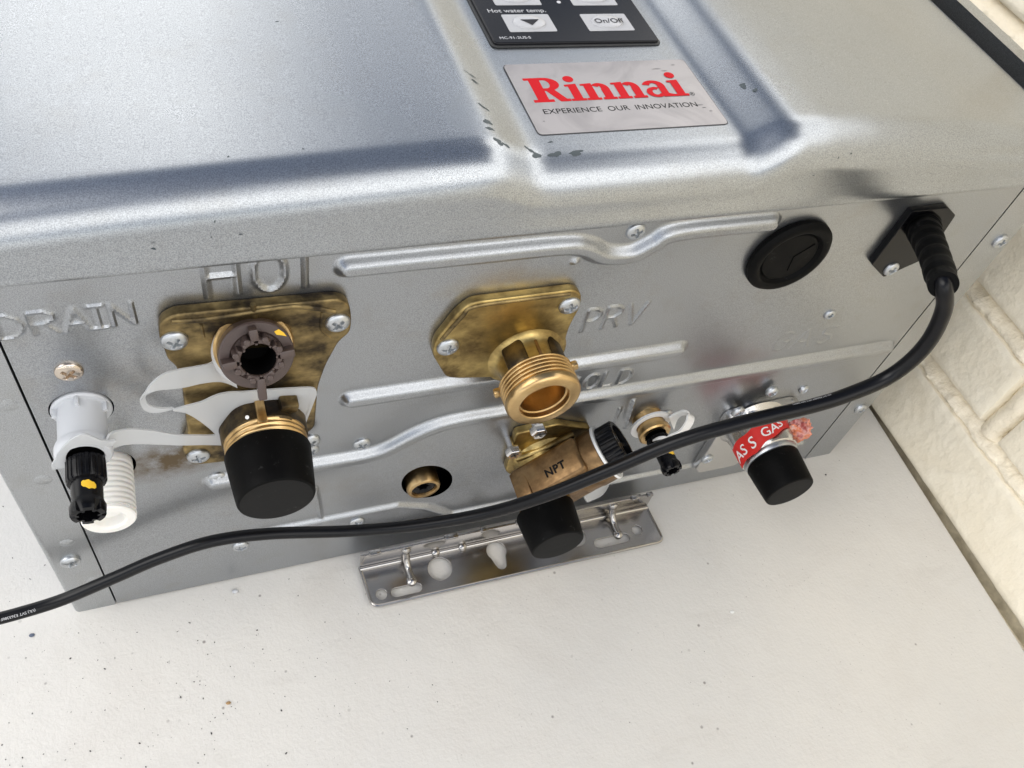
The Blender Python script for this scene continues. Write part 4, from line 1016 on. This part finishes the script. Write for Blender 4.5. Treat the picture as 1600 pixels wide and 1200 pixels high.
cpath = [b2.lerp(b3, .6), b3, (273.5, -43.0, 172.9), (275.2, -45.0, 161.3), (273.3, -46.0, 151.8), (268.5, -46.0, 143.1), (257.7, -46.0, 137.5), (245.0, -45.5, 133.3), (219.3, -43.5, 127.1), (200.1, -41.0, 118.0), (182.1, -38.5, 103.4), (163.7, -35.0, 87.3),
         (147.1, -29.0, 71.1), (124.2, -22.0, 58.8), (100.0, -15.5, 52.6), (73.4, -11.5, 54.6), (54.1, -10.0, 54.4), (36.6, -9.5, 48.7), (20.9, -9.5, 41.1), (3.1, -10.0, 33.6), (-11.3, -11.0, 31.9), (-24.7, -12.0, 32.3), (-39.3, -16.0, 39.0), (-55.9, -24.0, 53.5)]
rad = np.interp(np.linspace(0, 1, len(cpath)), [0, .35, .6, 1], [2.6, 2.45, 2.2, 2.15])
bm = bmesh.new(); CQ = tube(bm, cpath, list(rad), 24, sub=10); cb = obj('cable', bm, M['cord'], PC)
# printing along the jacket near the left end and a trace of it on the right
def cord_text(s, q0, q1, size, ang, rev=False, rr_=2.16):
    """lettering bent round the cable between path samples"""
    P0 = CQ
    me = text(s, size, .02, None); bm = bmesh.new(); bm.from_mesh(me)
    seglen = [0]
    for i in range(q0, q1): seglen.append(seglen[-1]+(P0[i+1]-P0[i]).length)
    for v in bm.verts:
        x, y, z = v.co; x = max(0, min(seglen[-1]-.01, x))
        j = max(k for k in range(len(seglen)) if seglen[k] <= x); j = min(j, q1-q0-1)
        f = (x-seglen[j])/(seglen[j+1]-seglen[j]); c = P0[q0+j].lerp(P0[q0+j+1], f)
        tg = (P0[q0+j+1]-P0[q0+j]).normalized(); side = Vector((0, -1, .0)); side = (side-tg*side.dot(tg)).normalized(); upv = side.cross(tg)
        if upv.z < 0: upv = -upv
        a = R(ang)+y/rr_*(-1 if rev else 1)
        v.co = c+(rr_+.06+z)*(math.cos(a)*side+math.sin(a)*upv)
    return obj('printing', bm, M['grey_print'], cb, smooth=False)
cord_text('(UL) SVT E363386F 105°C 300V 18', 196, 226, 1.35, 60, True)
cord_text('(UL) SVT E363386F 105°C 300V 18AWG', 66, 92, .8, 118, True, 2.55)

# ------------------------------------------------------------------ milky tether strap joining the two plugs
TS = thing('tether_strap', 'milky strap looping from the brown filter plug to the left drain plug', 'strap', (60, -8, 120))
bm = bmesh.new(); lathe(bm, [(9.7, 3.6), (10.9, 3.6), (11.0, 3.9), (10.9, 4.4), (9.7, 4.4), (9.7, 3.6)], PO+PF@Vector((-.35, -.35, 0)), tuple(PA), 56); obj('ring', bm, M['strap'], TS)
rb = ribbon([((67.9, -5.0, 146.8), (69.2, -5.0, 133.3)),
    ((64.0, -5.0, 146.4), (66.3, -5.0, 136.3)),
    ((62.1, -5.5, 146.2), (63.6, -5.5, 138.2)),
    ((58.4, -6.0, 146.5), (59.4, -6.0, 138.9)),
    ((54.7, -7.0, 147.5), (55.6, -7.0, 139.6)),
    ((51.1, -8.5, 148.4), (52.0, -8.5, 141.6)),
    ((48.0, -10.0, 147.3), (49.1, -10.0, 143.8)),
    ((46.0, -11.0, 145.3), (46.8, -11.0, 144.5)),
    ((44.2, -10.0, 140.9), (45.5, -10.0, 141.9)),
    ((43.6, -8.5, 137.0), (45.2, -8.5, 137.0)),
    ((44.0, -7.5, 132.5), (45.9, -7.5, 133.9)),
    ((46.0, -7.0, 130.0), (47.5, -7.0, 131.9)),
    ((48.7, -6.6, 129.3), (49.5, -6.6, 130.6)),
    ((51.1, -6.2, 129.3), (51.5, -6.2, 129.8))], .55)
obj('upper_loop', rb, M['strap'], TS)
rb = ribbon([((51.1, -6.2, 129.3), (51.5, -6.2, 129.8)),
    ((54.3, -6.0, 126.9), (54.7, -6.0, 130.3)),
    ((57.0, -5.6, 122.4), (59.0, -5.6, 130.7)),
    ((59.7, -5.2, 116.6), (63.1, -5.2, 132.2)),
    ((62.4, -4.9, 109.9), (66.7, -4.9, 132.3)),
    ((66.4, -4.8, 105.4), (70.7, -4.8, 131.4)),
    ((71.5, -4.8, 103.8), (74.7, -4.8, 131.0)),
    ((77.7, -4.8, 105.2), (80.0, -4.8, 130.4)),
    ((83.6, -4.8, 109.1), (85.0, -4.8, 129.7)),
    ((87.0, -4.8, 109.8), (89.6, -4.8, 128.8)),
    ((87.7, -5.0, 109.7), (91.3, -5.0, 127.8)),
    ((87.9, -5.0, 109.9), (91.7, -5.0, 125.2))], .55, )
obj('middle_sheet', rb, M['strap'], TS)
rb = ribbon([((63.8, -5.2, 104.8), (63.0, -5.2, 114.9)),
    ((62.2, -5.4, 106.1), (61.1, -5.4, 112.1)),
    ((56.8, -6.0, 108.8), (55.5, -6.0, 114.4)),
    ((50.7, -7.2, 112.3), (50.2, -7.2, 118.2)),
    ((44.9, -8.6, 116.7), (45.3, -8.6, 123.5)),
    ((40.0, -10.2, 120.8), (40.5, -10.2, 128.0)),
    ((36.2, -11.6, 123.2), (37.4, -11.6, 130.4)),
    ((33.5, -13.6, 124.8), (35.1, -13.6, 132.4)),
    ((32.3, -15.2, 128.2), (34.1, -15.2, 131.8))], .55)
obj('lower_arm', rb, M['strap'], TS)
rb = ribbon([((36.1, -15.3, 131.1), (32.5, -15.3, 125.9)),
    ((33.1, -16.1, 133.4), (32.7, -16.1, 128.9)),
    ((31.4, -16.5, 136.1), (31.7, -16.5, 131.7)),
    ((29.7, -16.9, 138.7), (29.5, -16.9, 133.7)),
    ((27.5, -17.1, 138.3), (27.0, -17.1, 134.0)),
    ((25.2, -17.1, 136.4), (25.2, -17.1, 133.1)),
    ((22.9, -17.1, 133.2), (23.7, -17.1, 130.7)),
    ((20.7, -16.9, 129.2), (22.8, -16.9, 127.0)),
    ((19.3, -16.9, 126.7), (22.4, -16.9, 125.5)),
    ((19.1, -16.9, 124.6), (22.2, -16.9, 124.8))], .55)
obj('washer_end', rb, M['strap'], TS)

# ------------------------------------------------------------------ grit and chips on the table
bm = bmesh.new()
def grit(x, y, s):
    q = bmesh.ops.create_icosphere(bm, subdivisions=1, radius=s)['verts']; sx, sy, a = random.uniform(.6, 1.8), random.uniform(.5, 1), random.uniform(0, 3)
    for v in q:
        u, v2 = v.co.x*sx, v.co.y*sy; v.co = Vector((x+u*math.cos(a)-v2*math.sin(a), y+u*math.sin(a)+v2*math.cos(a), s*.3+v.co.z*.5))
for _ in range(160):
    x = random.gauss(35, 38); y = random.gauss(-46, 24)
    if y < -3 or not -60 < x < 360: grit(x, y, random.choice([.12, .15, .18, .22, .34]))
for _ in range(170):
    x = random.uniform(-60, 385); y = random.uniform(-110, -3)
    grit(x, y, random.choice([.1, .12, .14, .2]))
for _ in range(50): grit(random.uniform(-60, -4), random.uniform(-60, 60), random.choice([.12, .16, .25]))
for x, y in ((352.7, 7.8, 0.0)[:2], (345.1, -11.1, 0.0)[:2]): grit(x, y, .6)
o = obj('grit', bm, mat('dark_grit', (.05, .045, .045), .6)); o['kind'] = 'stuff'
def chip(name, label, cat, p_, s, material, h=.5):
    bm = bmesh.new(); q = bmesh.ops.create_icosphere(bm, subdivisions=2, radius=1)['verts']; r = random.Random(int(p_[0]))
    for v in q: v.co = Vector((p_[0]+v.co.x*s*(1+.2*r.random()), p_[1]+v.co.y*s*.8, s*h+.02+v.co.z*s*h))
    o = obj(name, bm, material); o['label'] = label; o['category'] = cat
chip('paint_chip', 'white chip on the open table in front of the gas inlet cap', 'chip', (261.8, -65.0, 0.0), 1.0, M['white_fleck'], .2)
chip('plastic_bead', 'clear white bead on the table close to the heater bottom edge', 'bead', (58.8, -5.7, 0.0), 1.1, M['milky'], .7)
chip('grey_flake', 'blue grey flake on the table below the cord at the left', 'flake', (-14.7, -5.5, 0.0), .95, mat('blue_grey_flake', (.10, .12, .17), .5), .25)
chip('pebble', 'tiny brown pebble on the table in front of the heater', 'pebble', (50.6, -49.0, 0.0), .8, mat('brown_pebble', (.35, .22, .10), .6), .5)
